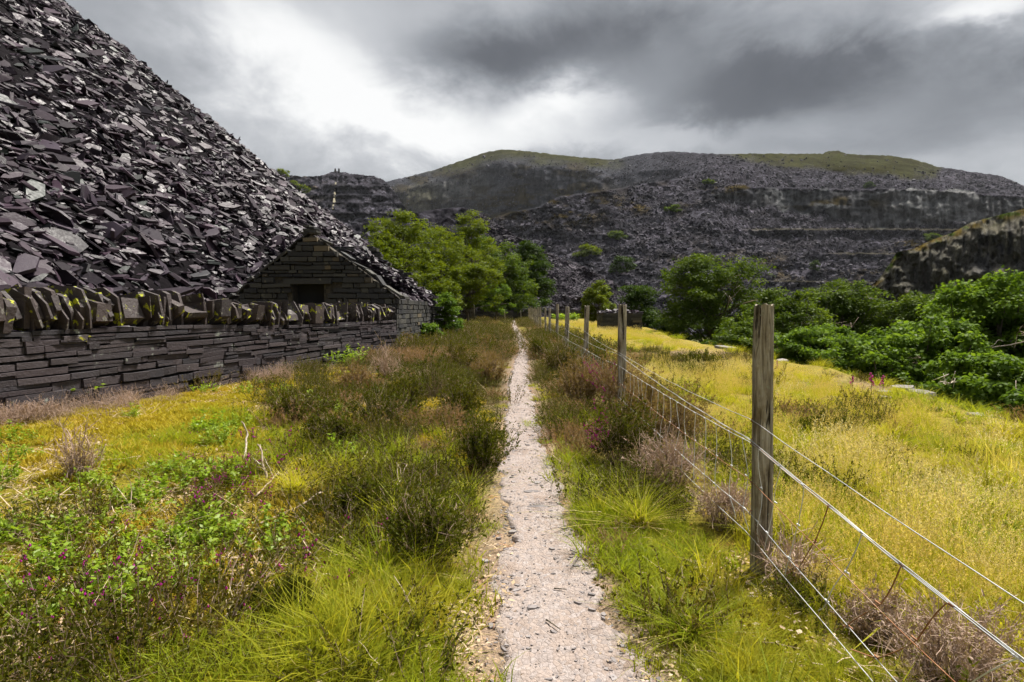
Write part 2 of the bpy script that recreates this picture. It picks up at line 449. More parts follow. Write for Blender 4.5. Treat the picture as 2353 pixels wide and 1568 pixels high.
xs = np.concatenate([-np.geomspace(1450, 9.2, 24), np.arange(-9, -5, .18), np.arange(-5, 7.5, .10), np.arange(7.5, 20, .35), np.geomspace(20.5, 1850, 28)])
ys = np.concatenate([-np.geomspace(55, 3.4, 10), np.arange(-3, .9, .2)])
yv = [.9]
while yv[-1] < 130: yv.append(yv[-1] * 1.014 + .006)
ys = np.concatenate([ys, yv, np.geomspace(134, 2250, 20)])
GX, GY = np.meshgrid(xs, ys)
GZ = ground_z(GX, GY, True)
nx, ny = len(xs), len(ys)
i = np.arange(ny - 1)[:, None] * nx + np.arange(nx - 1)[None]
Q = np.stack([i, i + 1, i + nx + 1, i + nx], -1).reshape(-1, 4)
gp = np.stack([GX, GY, GZ], -1).reshape(-1, 3)

# what grows where: soft regions measured in the photograph (u, v, half width, half height, weight), looked up by ground position
ZONES = {
 'moss': [(470, 945, 300, 45, 1.0), (330, 1000, 190, 40, .9), (120, 1040, 130, 40, .7), (640, 890, 130, 30, .9), (800, 1150, 130, 50, .5), (200, 1400, 300, 90, .7), (520, 1250, 200, 60, .5), (500, 1450, 260, 80, .4), (800, 1330, 90, 60, .45), (1010, 1000, 90, 60, .4)],
 'bilberry': [(110, 1170, 190, 120, 1), (270, 1240, 190, 80, .9), (60, 1310, 110, 90, .8), (430, 1140, 160, 60, .7), (360, 1290, 70, 50, .9), (470, 1005, 150, 35, .8), (700, 915, 130, 40, .7), (150, 955, 80, 25, 1), (780, 845, 80, 30, 1), (60, 1080, 90, 40, .6), (640, 860, 80, 25, .6), (420, 1300, 90, 60, .8)],
 'heather': [(1000, 900, 190, 110, 1), (870, 940, 110, 45, 1), (930, 800, 220, 45, 1.1), (700, 960, 110, 50, .8), (1100, 850, 90, 60, .9), (850, 1050, 170, 70, .35),
             (1290, 850, 70, 60, 1.2), (1330, 900, 90, 55, 1.1), (1420, 980, 110, 80, 1.2), (1560, 1080, 120, 60, .9), (1260, 800, 40, 40, 1.2),  (1560, 835, 130, 20, .8), (1880, 985, 90, 22, .8), (1470, 800, 60, 25, .8), (900, 1200, 130, 60, .6), (1690, 880, 60, 14, .4), (1610, 860, 60, 20, .5)],
 'green': [(1080, 1060, 90, 70, 1), (1350, 1250, 130, 170, 1.1), (1290, 1010, 60, 70, .9), (1480, 1420, 200, 130, 1), (900, 1330, 180, 90, .9), (700, 1500, 500, 90, .8), (650, 1000, 180, 70, .9), (780, 1130, 160, 90, .6), (400, 1030, 180, 40, .6), (1000, 980, 100, 60, .6), (1580, 1500, 200, 100, .8), (1450, 1180, 90, 80, 1), (1010, 1130, 70, 60, .7), (300, 1100, 130, 50, .5), (1480, 1290, 140, 90, .6)],
 'dry': [(2000, 1080, 480, 160, 1), (1700, 900, 300, 90, .9), (2200, 1250, 260, 160, 1), (1520, 790, 120, 30, 1), (1850, 1100, 130, 90, .7), (1380, 745, 80, 14, 1.1), (1300, 1420, 60, 90, .25), (1020, 1400, 120, 90, .5), (700, 1150, 70, 40, .7), (2250, 1000, 200, 60, .9)],
 'pale': [(2230, 1230, 170, 60, 1), (2080, 1090, 170, 50, .9), (2310, 1310, 90, 70, .8), (1780, 940, 70, 30, .35), (1850, 1090, 90, 30, .7), (1700, 890, 60, 18, .5)],
 'flower': [(310, 1375, 100, 40, 1.1), (560, 1120, 80, 40, 1), (712, 1055, 28, 20, 1.4), (530, 1190, 16, 35, .6), (600, 1320, 90, 30, .35), (720, 1280, 50, 22, .35), (240, 1490, 90, 40, .35), (370, 1065, 80, 22, .25), (850, 1290, 40, 18, .3), (780, 1020, 90, 20, .25), (1445, 905, 40, 16, 1.4), (1360, 1010, 26, 24, 1.6), (180, 1180, 120, 40, .12)],
 'low': [(250, 1350, 420, 190, 1), (500, 1200, 300, 90, .6), (1030, 1420, 90, 120, .6)],
 'bare': [(1060, 1450, 90, 100, 1), (1130, 1290, 50, 100, .8), (1400, 1330, 60, 120, .6), (1480, 1500, 60, 80, .8), (420, 1290, 120, 30, .9), (150, 1480, 140, 60, .6), (1660, 815, 160, 10, 1.2), (2000, 890, 260, 18, .9), (560, 1200, 120, 30, .4), (1290, 1130, 40, 130, .5)],
}
def zone(name, x, y, z=.08):
    x = np.asarray(x, float); y = np.asarray(y, float)
    yy = np.maximum(y, .7)
    u, v, _ = project(np.stack([x, yy, np.zeros_like(x) + z], -1))
    s = np.zeros_like(x)
    for (cu, cv, hu, hv, wg) in ZONES[name]:
        s = s + wg * np.exp(-(((u - cu) / hu) ** 2 + ((v - cv) / hv) ** 2) * .7)
    return s
zx, zy = gp[:, 0], gp[:, 1]
nearm = (np.abs(zx) < 20) & (zy > .5) & (zy < 110)
def zn(name):
    r = np.zeros(len(gp)); r[nearm] = zone(name, zx[nearm], zy[nearm]); return np.clip(r, 0, 1)
g1 = fbm(zx * 1.3, zy * 1.3, 21, 4); g2 = fbm(zx * 5, zy * 5, 31, 3)
gc = lerp(np.array([.11, .10, .008]), np.array([.26, .22, .018]), g1[:, None])
gc = lerp(gc, np.array([.30, .20, .034]) * (0.4 + .6 * g2[:, None]), np.clip(zn('moss') * (0.5 + g2), 0, 1)[:, None])
gc = lerp(gc, np.array([.035, .028, .010]) * (0.6 + .8 * g2[:, None]), (zn('heather') * .85)[:, None])
gc = lerp(gc, np.array([.24, .19, .035]) * (0.6 + .8 * g2[:, None]), (zn('dry') * .7)[:, None])
gc = lerp(gc, np.array([.20, .14, .09]) * (0.6 + .8 * g2[:, None]), np.clip(zn('bare') * 1.1, 0, 1)[:, None])
dpath = np.abs(zx - path_x(zy)) - path_w(zy)
edgew = sstep(.22, .0, dpath) * (zy < 76)
gc = lerp(gc, np.array([.26, .19, .14]) * (0.7 + .6 * g2[:, None]), (edgew * .8)[:, None])
gc = lerp(gc, np.array([.045, .055, .012])[None], (np.maximum(sstep(.6, 1.8, zx - edge_x(zy)), sstep(14, 30, np.abs(zx))) * .9)[:, None])
me = npmesh('ground', gp, Q, {'Col': gc}, True)
m, nt = new_mat('heath_soil_and_moss'); k = NT(nt)
pos = k.pos()
c = k.attr('Col', out='Color')
nf = k.noise(pos, 45, 5, .7); nl = k.noise(pos, 7, 5, .65)
c = k.mix(1.0, c, k.ramp(nf, [(.3, (.4, .4, .4)), (.5, (.95, .95, .95)), (.7, (1.7, 1.6, 1.5))]), 'MULTIPLY')
c = k.mix(k.ramp(nl, [(.55, (0, 0, 0)), (.75, (1, 1, 1))]), c, k.mix(1.0, c, (1.25, .8, .6), 'MULTIPLY'))
k.principled(c, .95, k.bump(k.math('ADD', nf, nl), .8, .03), .15)
ground = obj('ground', me, m); tag(ground, kind='structure')

# the trodden path, a sheet of its own just above the soil
pys = [.5]
while pys[-1] < 75.5: pys.append(pys[-1] * 1.006 + .006)
pys = np.array(pys)
ca = np.linspace(-1, 1, 25)
PY, CA = np.meshgrid(pys, ca, indexing='ij')
wob = 1 + (fbm(PY * 2.2, np.sign(CA) * 7 + CA * 0, 41, 4) - .5) * .75 + (fbm(PY * 9, np.sign(CA) * 5 + CA * 0, 43, 4) - .5) * .6
PX = path_x(PY) + CA * path_w(PY) * wob
PZ = ground_z(PX, PY) + .006 - .05 * sstep(.88, 1.0, np.abs(CA)) + (fbm(PX * 22, PY * 22, 47, 3) - .5) * .016
pp = np.stack([PX, PY, PZ], -1).reshape(-1, 3)
a_, b_ = PY.shape
i = np.arange(a_ - 1)[:, None] * b_ + np.arange(b_ - 1)[None]
Qp = np.stack([i, i + 1, i + b_ + 1, i + b_], -1).reshape(-1, 4)
m, nt = new_mat('slate_grit_path'); k = NT(nt)
pos = k.pos()
v1 = k.voro(k.mapping(pos, (1, .8, 1)), 46, out='Color'); s1 = k.n('ShaderNodeSeparateColor'); k.l(v1, s1.inputs[0])
d1 = k.voro(k.mapping(pos, (1, .8, 1)), 46, 'DISTANCE_TO_EDGE')
n1 = k.noise(pos, 3.2, 6, .6); n2 = k.noise(pos, 90, 4, .7)
c = k.ramp(n1, [(.3, (.20, .150, .120)), (.48, (.29, .235, .205)), (.75, (.335, .285, .262))])
stone = k.ramp(s1.outputs[0], [(.0, (.23, .195, .18)), (.5, (.285, .245, .23)), (1, (.34, .30, .285))])
c = k.mix(k.ramp(s1.outputs[1], [(.5, (0, 0, 0)), (.6, (.8, .8, .8))]), c, stone)
c = k.mix(1.0, c, k.ramp(n2, [(.3, (.6, .58, .56)), (.6, (1.1, 1.1, 1.1))]), 'MULTIPLY')
hh = k.math('ADD', k.math('MULTIPLY', k.math('MINIMUM', d1, .12), 4), k.math('MULTIPLY', n2, .7))
k.principled(c, .9, k.bump(hh, .55, .012), .2)
path = obj('footpath', npmesh('footpath', pp, Qp, None, True), m); tag(path, kind='structure')

# ================================================================== FAR TERRAIN
def pl(pts):
    a = np.array(pts, float); return lambda u: np.interp(u, a[:, 0], a[:, 1])
def relief(us, vb, crest, d0, slope, ledges, nv, back=True):
    nu = len(us); s = np.linspace(0, 1, nv)[:, None]
    Vv = vb(us)[None] + (crest(us) - vb(us))[None] * s
    U = np.broadcast_to(us[None], Vv.shape)
    D = ray(U, Vv); t = D[..., 2] / D[..., 1]
    Y = np.zeros_like(Vv); Y[0] = d0(us)
    T = slope(U, Vv)
    for r in range(1, nv):
        t0, t1 = t[r - 1], t[r]
        Tm = np.maximum(T[r], np.maximum(t0, t1) + .04)
        y = Y[r - 1] * (t0 - Tm) / (t1 - Tm)
        for (lv, lw) in ledges:
            L = lv(us); c_ = (Vv[r - 1] > L) & (Vv[r] <= L)
            y = y + np.where(c_, lw(us), 0)
        Y[r] = y
    return U, Vv, Y
def hill(name, U, Vv, Y, col, rocky, cliff, backdrop=120, mat=None, crest_rows=3):
    P = at(U, Vv, Y)
    rows = [P]
    last = P[-1]
    for q in range(1, crest_rows + 1):
        b = last.copy(); b[:, 1] += backdrop * q / crest_rows; b[:, 0] *= b[:, 1] / last[:, 1]; b[:, 2] -= backdrop * .12 * q * q / crest_rows
        rows.append(b[None])
    P = np.concatenate(rows); nr, nc = P.shape[:2]
    ext = lambda a: np.concatenate([a] + [a[-1:]] * crest_rows)
    i = np.arange(nr - 1)[:, None] * nc + np.arange(nc - 1)[None]
    Q = np.stack([i, i + 1, i + nc + 1, i + nc], -1).reshape(-1, 4)
    me = npmesh(name, P.reshape(-1, 3), Q, {'Col': ext(col).reshape(-1, 3), 'rocky': ext(rocky).ravel(), 'cliff': ext(cliff).ravel()}, True)
    o = obj(name, me, mat or M_hill); tag(o, kind='structure'); return o
def gb(U, V, cu, cv, hu, hv): return np.exp(-(((U - cu) / hu) ** 2 + ((V - cv) / hv) ** 2))
def paint(col, c, f): return lerp(col, np.array(c)[None, None], np.clip(f, 0, 1)[..., None])
SCREE_A, SCREE_B = np.array([.027, .0255, .031]), np.array([.058, .055, .066])
TURF, HEATH, DARKROCK, GREYROCK, PALEROCK = (.026, .028, .006), (.036, .027, .008), (.046, .047, .052), (.085, .089, .092), (.19, .19, .188)

m, nt = new_mat('scree_block'); k = NT(nt)
k.principled(k.ramp(k.objrnd(), [(0, (.014, .013, .016)), (.5, (.046, .043, .052)), (.9, (.080, .076, .090)), (1, (.115, .11, .126))]), .9, None, .1); M_block = m
m, nt = new_mat('tip_slate'); k = NT(nt)
k.principled(k.ramp(k.attr('rnd'), [(0, (.008, .007, .010)), (.5, (.026, .020, .029)), (.9, (.050, .040, .054)), (1, (.085, .075, .090))]), .8, None, .2); M_block2 = m
# --- main mountain with the quarry galleries
us = np.concatenate([np.arange(820, 2440, 3.3), np.arange(2440, 3400, 12)])
crest_m = pl([(820, 435), (900, 415), (950, 403), (1000, 390), (1060, 369), (1110, 352), (1140, 346), (1165, 344), (1230, 350), (1320, 360), (1409, 368), (1450, 358), (1500, 351), (1549, 348), (1600, 352), (1660, 354), (1770, 353), (1890, 354), (1905, 347), (1925, 347), (1945, 354), (2040, 358), (2100, 366), (2150, 382), (2230, 395), (2300, 404), (2353, 427), (2500, 470), (2620, 500), (3400, 610)])
ridge_l = pl([(820, 520), (1121, 505), (1180, 488), (1233, 479), (1287, 452), (1409, 436), (1500, 420), (1600, 405), (1700, 385), (1800, 340), (2620, 300)])
cl_top = pl([(820, 460), (1560, 448), (1600, 440), (1690, 430), (1800, 432), (1930, 436), (2050, 434), (2150, 438), (2353, 452), (2620, 470)])
cl_bot = pl([(820, 460), (1560, 450), (1600, 445), (1700, 470), (1850, 482), (1930, 500), (2000, 520), (2200, 522), (2620, 540)])
led1, led2, led3 = pl([(820, 535), (1700, 528), (2010, 527), (2620, 530)]), pl([(820, 590), (1900, 583), (2620, 585)]), pl([(820, 645), (1700, 646), (2230, 652), (2620, 655)])
lm1, lm2, lm3 = (lambda U: sstep(1690, 1760, U)), (lambda U: sstep(1880, 1950, U)), (lambda U: sstep(1690, 1760, U))
def slope_m(U, V):
    T = np.full(U.shape, .72)
    T = lerp(T, .62, (V < cl_top(U)) * sstep(1480, 1720, U))
    T = np.where((V < crest_m(U) + 40), .42, T)
    incl = (V > cl_top(U)) & (V < cl_bot(U)) & (U > 1620)
    T = np.where(incl, 3.2, T)
    T = np.where((V > led1(U)) & (V < led1(U) + 16 * lm1(U)), 4.5, T)
    T = np.where((V > led2(U)) & (V < led2(U) + 10 * lm2(U)) & (U < 2160), 3.5, T)
    T = np.where((V > led3(U)) & (V < led3(U) + 10 * lm3(U)), 3.5, T)
    Uw = U + 90 * (fbm(U / 50, V / 30, 44, 3) - .5)
    fc = sstep(1440, 1330, Uw) * sstep(24, 40, V - crest_m(U)) * (V < ridge_l(U))
    T = lerp(T, 1.5 + .9 * fbm(U / 60, V / 22, 5, 3), fc)
    T = lerp(T, .95 + .6 * fbm(U / 40, V / 30, 15, 3), sstep(1100, 1160, Uw) * sstep(1460, 1360, Uw) * (V > ridge_l(U)) * sstep(120, 90, V - ridge_l(U)))
    return T
ledges = [(ridge_l, pl([(820, 380), (1400, 260), (1600, 60), (1700, 0), (2620, 0)])), (cl_top, pl([(820, 0), (1560, 0), (1720, 45), (2620, 60)])),
          (led1, pl([(820, 0), (1650, 0), (1800, 40), (2620, 40)])), (led2, pl([(820, 0), (1850, 0), (1980, 28), (2620, 28)])), (led3, pl([(820, 0), (1650, 0), (1800, 22), (2620, 22)]))]
U, Vv, Y = relief(us, pl([(820, 760), (2620, 790)]), crest_m, pl([(820, 230), (1300, 190), (2000, 165), (2620, 150)]), slope_m, ledges, 185)
isfar = (Vv < ridge_l(U)) * sstep(1700, 1400, U)
Uw = U + 120 * (fbm(U / 50, Vv / 30, 44, 4) - .5)
clj = 34 * (fbm(U / 45, U * 0 + 2, 45, 5) - .5)
incl = sstep(-1, 3, Vv - cl_top(U) + clj) * sstep(2, -6, Vv - cl_bot(U) + clj * 1.6) * sstep(1600, 1720, Uw)
farcl = sstep(1460, 1340, Uw) * sstep(24, 36, Vv - crest_m(U) - 12 * fbm(U / 30, U * 0, 8, 3)) * isfar * sstep(.36, .54, fbm(U / 90, Vv / 34, 19, 4) + .08)
nz = fbm(U / 34, Vv / 20, 7, 5); nz2 = fbm(U / 9, Vv / 8, 17, 4); stk = fbm(U / 7, Vv / 60, 27, 4)
Y = Y * (1 + (nz - .5) * .035 * sstep(crest_m(U), crest_m(U) + 60, Vv) + (nz2 - .5) * .008 + (stk - .5) * .03 * np.maximum(incl, farcl))
Vv2 = Vv + (fbm(U / 6, U * 0 + 5, 77, 4) - .5) * 4 * (Vv < crest_m(U) + 12)
col = lerp(SCREE_A, SCREE_B, fbm(U / 24, Vv / 14, 37, 4)[..., None])
far_t = np.clip(isfar * 1.0, 0, 1)
col = paint(col, (.044, .046, .054), far_t * .85)  # lighter blue-grey on the far part imitates distance haze
col = paint(col, DARKROCK, incl * .85)
col = paint(col, (.050, .052, .060), farcl * .8)  # far cliffs greyed the same way, haze put into the colour
col = paint(col, GREYROCK, incl * sstep(.45, .65, fbm(U / 40, Vv / 25, 29, 4)) * .9)
col = paint(col, PALEROCK, incl * (gb(U, Vv, 2180, 480, 170, 60) * 1.3 + gb(U, Vv, 1790, 455, 60, 20) * .3))
col = paint(col, (.12, .12, .115), farcl * gb(U, Vv, 1060, 425, 70, 40) * 1.0)
col = paint(col, (.085, .082, .06), gb(U, Vv, 970, 458, 36, 26) * 2.2 * (Vv > crest_m(U) + 20))
turf = .85 * sstep(34, 6, Vv - crest_m(U) + 34 * (fbm(U / 40, Vv / 14, 61, 4) - .5)) * sstep(940, 1050, Uw) * sstep(1450, 1370, Uw)
tl = pl([(1640, 352), (1700, 362), (1750, 374), (1880, 386), (2000, 400), (2090, 412), (2150, 400), (2170, 384)])
turf = np.maximum(turf, .85 * sstep(9, -9, Vv - tl(U) + 26 * (fbm(U / 30, Vv / 10, 63, 5) - .5)) * sstep(1590, 1690, Uw) * sstep(2190, 2110, Uw))
tn_ = fbm(U / 26, Vv / 8, 67, 4)[..., None]
col = lerp(col, lerp(np.array([.030, .028, .010]), np.array([.050, .054, .018]), tn_), turf[..., None])
col = paint(col, (.020, .019, .006), turf * gb(U, Vv, 1960, 390, 110, 10) * 1.0)
heath = sstep(.52, .64, fbm(U / 46, Vv / 16, 71, 5)) * (1 - turf)
hz_m = gb(U, Vv, 1270, 480, 120, 40) * 1.3 + gb(U, Vv, 1650, 432, 110, 12) * 1.5 + gb(U, Vv, 1960, 468, 70, 12) * 1.4 + gb(U, Vv, 1850, 470, 120, 20) * .7 + gb(U, Vv, 2130, 560, 100, 30) + gb(U, Vv, 1640, 600, 200, 50) * .35 + gb(U, Vv, 1500, 470, 100, 24) * .8 + gb(U, Vv, 1790, 620, 120, 30) * .5 + gb(U, Vv, 2060, 620, 100, 30) * .8 + far_t * sstep(1450, 1350, Uw) * .5
col = paint(col, HEATH, np.clip(heath * hz_m * 1.2, 0, .95))
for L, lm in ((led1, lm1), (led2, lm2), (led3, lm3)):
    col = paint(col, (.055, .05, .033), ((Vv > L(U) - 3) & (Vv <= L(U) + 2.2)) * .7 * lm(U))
    col = paint(col, (.014, .014, .016), ((Vv > L(U) + 2.2) & (Vv < L(U) + 13)) * .6 * lm(U) * sstep(.36, .44, fbm(U / 40, Vv / 40, 91, 2)))  # dark slate of the gallery walls, with their shade painted in
rocky = (1 - turf) * (1 - incl * .8) * (1 - .6 * farcl) * lerp(.95, .55, isfar)
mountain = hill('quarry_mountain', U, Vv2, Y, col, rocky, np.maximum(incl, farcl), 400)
MTN = (U, Vv2, Y, turf, (1 - turf) * (1 - incl) * (1 - .8 * farcl))

# --- stepped quarry hill at the left with its incline
us = np.arange(480, 990, 2.5)
crest_l = pl([(480, 400), (640, 402), (700, 406), (735, 405), (760, 396), (775, 394), (800, 399), (860, 405), (885, 415), (905, 440), (925, 470), (955, 500), (990, 540)])
lq = [pl([(480, y), (740, y), (900, y + 3), (990, y + 4)]) for y in (424, 446, 464, 487)]
def slope_l(U, V):
    T = np.full(U.shape, .72)
    for L in lq: T = np.where((V > L(U)) & (V < L(U) + 10), 3.0, T)
    return T
U, Vv, Y = relief(us, pl([(480, 640), (990, 640)]), crest_l, pl([(480, 260), (990, 240)]), slope_l, [(L, pl([(480, 20), (990, 20)])) for L in lq], 110)
nz2 = fbm(U / 8, Vv / 7, 18, 4)
Y = Y * (1 + (fbm(U / 30, Vv / 18, 8, 4) - .5) * .05 + (nz2 - .5) * .02)
Vl = Vv + (fbm(U / 5, U * 0 + 5, 79, 4) - .5) * 5 * (Vv < crest_l(U) + 8)
col = lerp(SCREE_A, SCREE_B, fbm(U / 20, Vv / 10, 38, 4)[..., None])
rk = np.zeros_like(U)
for L in lq:
    rk = np.maximum(rk, ((Vv > L(U)) & (Vv < L(U) + 11)) * (fbm(U / 20, Vv / 20, 93, 2) > .35))
col = paint(col, (.012, .012, .014), rk * .7)
col = paint(col, HEATH, sstep(.55, .66, fbm(U / 30, Vv / 12, 72, 4)) * .8 * gb(U, Vv, 700, 430, 60, 30))
LHG = (U, Vl, Y)
hill('quarry_hill', U, Vl, Y, col, np.full(U.shape, .9), rk * .3, 150)
# surface lookup on that hill for the incline
def on_relief(u, v, U, Vv, Y):
    c = int(np.argmin(np.abs(U[0] - u))); r = int(np.argmin(np.abs(Vv[:, c] - v)))
    return at(np.array(u, float), np.array(v, float), Y[r, c])
inc = empty('quarry_incline', on_relief(765, 484, U, Vv, Y))
tag(inc, 'pale straight incline wall climbing the stepped quarry hill to twin pillars', 'incline')
m, nt = new_mat('pale_incline_stone'); k = NT(nt)
k.principled(k.ramp(k.noise(k.pos(), .8, 4), [(.3, (.10, .088, .055)), (.7, (.22, .195, .125))]), .9); M_incline = m
cuts = [(480, 470), (466, 455), (451, 441), (436, 419)]
for (v0, v1) in cuts:
    A = on_relief(764.5 + (484 - v0) * .105, v0, U, Vv, Y); B = on_relief(764.5 + (484 - v1) * .105, v1, U, Vv, Y)
    y0 = min(A[1], B[1]) - 1.5
    A = at(np.array(764.5 + (484 - v0) * .105), np.array(float(v0)), y0); B = at(np.array(764.5 + (484 - v1) * .105), np.array(float(v1)), max(y0 + 6, B[1] - 2))
    ww = .42
    V = []
    for p_ in (A, B):
        V += [p_ + [-ww, 0, 0], p_ + [ww, 0, 0], p_ + [ww, 3.0, -2.2], p_ + [-ww, 3.0, -2.2]]
    Fq = [[0, 1, 5, 4], [1, 2, 6, 5], [2, 3, 7, 6], [3, 0, 4, 7], [0, 3, 2, 1], [4, 5, 6, 7]]
    o = obj('wall_section', npmesh('wall_section', np.array(V) - np.array(inc.location), np.array(Fq)), M_incline, inc)
for du in (-4.5, 4.0):
    P0 = on_relief(775 + du, 397, U, Vv, Y)
    hgt = 9 / FPX * P0[1]; ww = 1.5 / FPX * P0[1]
    zz = [(-.8, 1.25), (0.4, 1.1), (hgt * .7, .95), (hgt, .7)]
    V = []; 
    for (h_, f_) in zz: V += [[-ww * f_, -ww, h_], [ww * f_, -ww, h_], [ww * f_, ww, h_], [-ww * f_, ww, h_]]
    Fq = [[0, 3, 2, 1]] + [[a * 4 + b, a * 4 + (b + 1) % 4, a * 4 + 4 + (b + 1) % 4, a * 4 + 4 + b] for a in range(3) for b in range(4)] + [[12, 13, 14, 15]]
    obj('pillar', npmesh('pillar', np.array(V) + P0 - np.array(inc.location), np.array(Fq)), M_core, inc)

# --- near rock face on the right
us = np.concatenate([np.arange(1990, 2440, 3.0), np.arange(2440, 3400, 10)])
crest_c = pl([(1990, 668), (2020, 640), (2045, 606), (2060, 580), (2100, 572), (2140, 552), (2190, 535), (2230, 512), (2290, 496), (2353, 480), (2450, 455), (2640, 440), (2900, 480), (3400, 560)])
U, Vv, Y = relief(us, pl([(1990, 760), (2640, 780)]), crest_c, pl([(1990, 120), (2640, 95)]), lambda U, V: np.where(V < crest_c(U) + 30 * sstep(2100, 2200, U) + 12, .75, 2.6), [], 80)
stk = fbm(U / 9, Vv / 70, 28, 5)
Y = Y * (1 + (fbm(U / 40, Vv / 30, 11, 5) - .5) * .10 + (stk - .5) * .07 + (fbm(U / 8, Vv / 8, 12, 3) - .5) * .02)
col = np.broadcast_to(np.array([.082, .078, .064]), U.shape + (3,)).copy()
col = paint(col, (.046, .047, .05), sstep(.40, .65, stk) * gb(U, Vv, 2330, 590, 140, 70) * 1.2)
col = paint(col, (.10, .094, .068), sstep(.5, .65, fbm(U / 25, Vv / 25, 81, 4)) * .7)
tp = sstep(26, 8, Vv - crest_c(U))
col = paint(col, (.055, .042, .013), tp * sstep(.4, .55, fbm(U / 20, Vv / 10, 83, 4)))
col = paint(col, (.030, .045, .008), tp * sstep(.55, .65, fbm(U / 26, Vv / 10, 85, 4)))
RFG = (U, Vv, Y)
hill('rock_face', U, Vv, Y, col, np.full(U.shape, .35), (1 - tp) * .9, 60)

# --- slate tip beyond the trees, with its own scattered slates
us = np.arange(700, 1560, 4.0)
crest_t = pl([(700, 560), (800, 520), (900, 500), (960, 488), (1010, 480), (1060, 476), (1095, 484), (1140, 512), (1180, 540), (1260, 582), (1330, 608), (1390, 640), (1450, 676), (1500, 706), (1560, 740)])
U, Vv, Y = relief(us, pl([(700, 735), (1300, 735), (1560, 765)]), crest_t, pl([(700, 88), (1200, 92), (1560, 110)]), lambda U, V: np.full(U.shape, .74), [], 70)
Y = Y * (1 + (fbm(U / 50, Vv / 40, 14, 4) - .5) * .08 + (fbm(U / 10, Vv / 9, 12, 3) - .5) * .015)
tipP = at(U, Vv, Y)
col = lerp(SCREE_A * .7, SCREE_B * .8, fbm(U / 14, Vv / 10, 88, 4)[..., None])
TIPG = (U, Vv, Y)
tip = hill('far_slate_tip', U, Vv, Y, col, np.full(U.shape, .9), np.zeros(U.shape), 40)
rng = np.random.default_rng(5)
N = 15000
cc = rng.uniform(95, U.shape[1] - 1.01, N); rr = rng.uniform(0, U.shape[0] - 1.01, N)
r0, c0 = rr.astype(int), cc.astype(int); fr, fc = (rr - r0)[:, None], (cc - c0)[:, None]
C = (tipP[r0, c0] * (1 - fc) + tipP[r0, c0 + 1] * fc) * (1 - fr) + (tipP[r0 + 1, c0] * (1 - fc) + tipP[r0 + 1, c0 + 1] * fc) * fr
Nn = unit(np.array([.1, -.45, .85]) + rng.normal(0, .38, (N, 3)))
L = rng.lognormal(math.log(.55), .45, N)
V, Fs = slabs(C + Nn * .05, rng.normal(0, 1, (N, 3)) * [1, .5, .3], Nn, L, L * rng.uniform(.4, .8, N), rng.uniform(.06, .22, N), rng, 5, False)
o = obj('loose_slate', npmesh('loose_slate', V, Fs, {'rnd': np.repeat(rng.uniform(0, 1, N), 10)}), M_block2, tip)
o['kind'] = 'stuff'

# ================================================================== THE BIG SLATE HEAP
HC = np.array([-91.3, 28.2]); HR = 88.0; HT = .813
def heap_h(t, y):
    b = 5.2 * sstep(6.5, 13.0, y) * sstep(24, 15.5, y) + .9 * sstep(3, 6, y) * sstep(13, 8, y)
    return .25 + HT * t - HT * b * np.exp(-np.clip(t, 0, None) / 5.0)
def heap_pt(phi, t):
    r = HR - t
    x = HC[0] + r * np.cos(phi); y = HC[1] + r * np.sin(phi)
    z = heap_h(t, y) + (fbm(phi * HR * .35, t * .35, 3, 3) - .5) * .8 * sstep(0, 3, t)
    return np.stack([x, y, z], -1)
ph = np.linspace(rad(-48), rad(30), 170); ts = np.concatenate([np.arange(-1.5, 12, .3), np.linspace(12, 62, 60)])
PH, TS = np.meshgrid(ph, ts)
HP = heap_pt(PH, TS); HP[0, :, 2] = -.6
i = np.arange(len(ts) - 1)[:, None] * len(ph) + np.arange(len(ph) - 1)[None]
Q = np.stack([i, i + 1, i + len(ph) + 1, i + len(ph)], -1).reshape(-1, 4)
heap = empty('slate_heap', (-7.0, 8.0, .2))
tag(heap, 'huge steep heap of broken purple slate waste rising behind the dry-stone wall', 'slate heap')
HL = np.array(heap.location)
m, nt = new_mat('heap_core'); k = NT(nt)
k.principled(k.ramp(k.noise(k.pos(), 3, 5, .6), [(.3, (.003, .0027, .003)), (.7, (.010, .008, .010))]), .95, k.bump(k.noise(k.pos(), 4, 4), 1, .1), .05)  # near-black colour stands in for shade in the gaps between slates
obj('bank', npmesh('bank', HP.reshape(-1, 3) - HL, Q, None, True), m, heap)
rng = np.random.default_rng(11)
def heap_slates(N, ph0, ph1, t0, t1, size, sig, lift=.04):
    phi = rng.uniform(rad(ph0), rad(ph1), N); t = rng.uniform(t0, t1, N)
    C = heap_pt(phi, t)
    outw = np.stack([np.cos(phi), np.sin(phi), np.zeros(N)], -1)
    sn = unit(outw * .50 + np.array([0, 0, .80]))
    al = np.stack([-np.sin(phi), np.cos(phi), np.zeros(N)], -1)
    Nn = unit(sn + rng.normal(0, .38, (N, 3)) + np.array([0.10, -.14, 0.0]))
    steep = rng.uniform(0, 1, N) < .10
    Nn[steep] = unit(rng.normal(0, 1, (steep.sum(), 3)) * [1, 1, .45])
    Ud = unit(al * rng.normal(.9, .5, N)[:, None] + (outw * .77 - np.array([0, 0, .62])) * rng.normal(.35, .55, N)[:, None])
    L = np.clip(rng.lognormal(math.log(size), sig, N), .08, 1.1)
    Wd = L * rng.uniform(.34, .72, N); T = np.clip(L * rng.uniform(.04, .12, N), .010, .08)
    ok = ~((C[:, 1] > 14.95) & (C[:, 1] < 21.2) & (C[:, 0] > -7.9) & (C[:, 0] < -3.0))
    C = C + sn * (lift + rng.uniform(-.03, .10, N))[:, None]
    return [a[ok] for a in (C, Ud, Nn, L, Wd, T)]
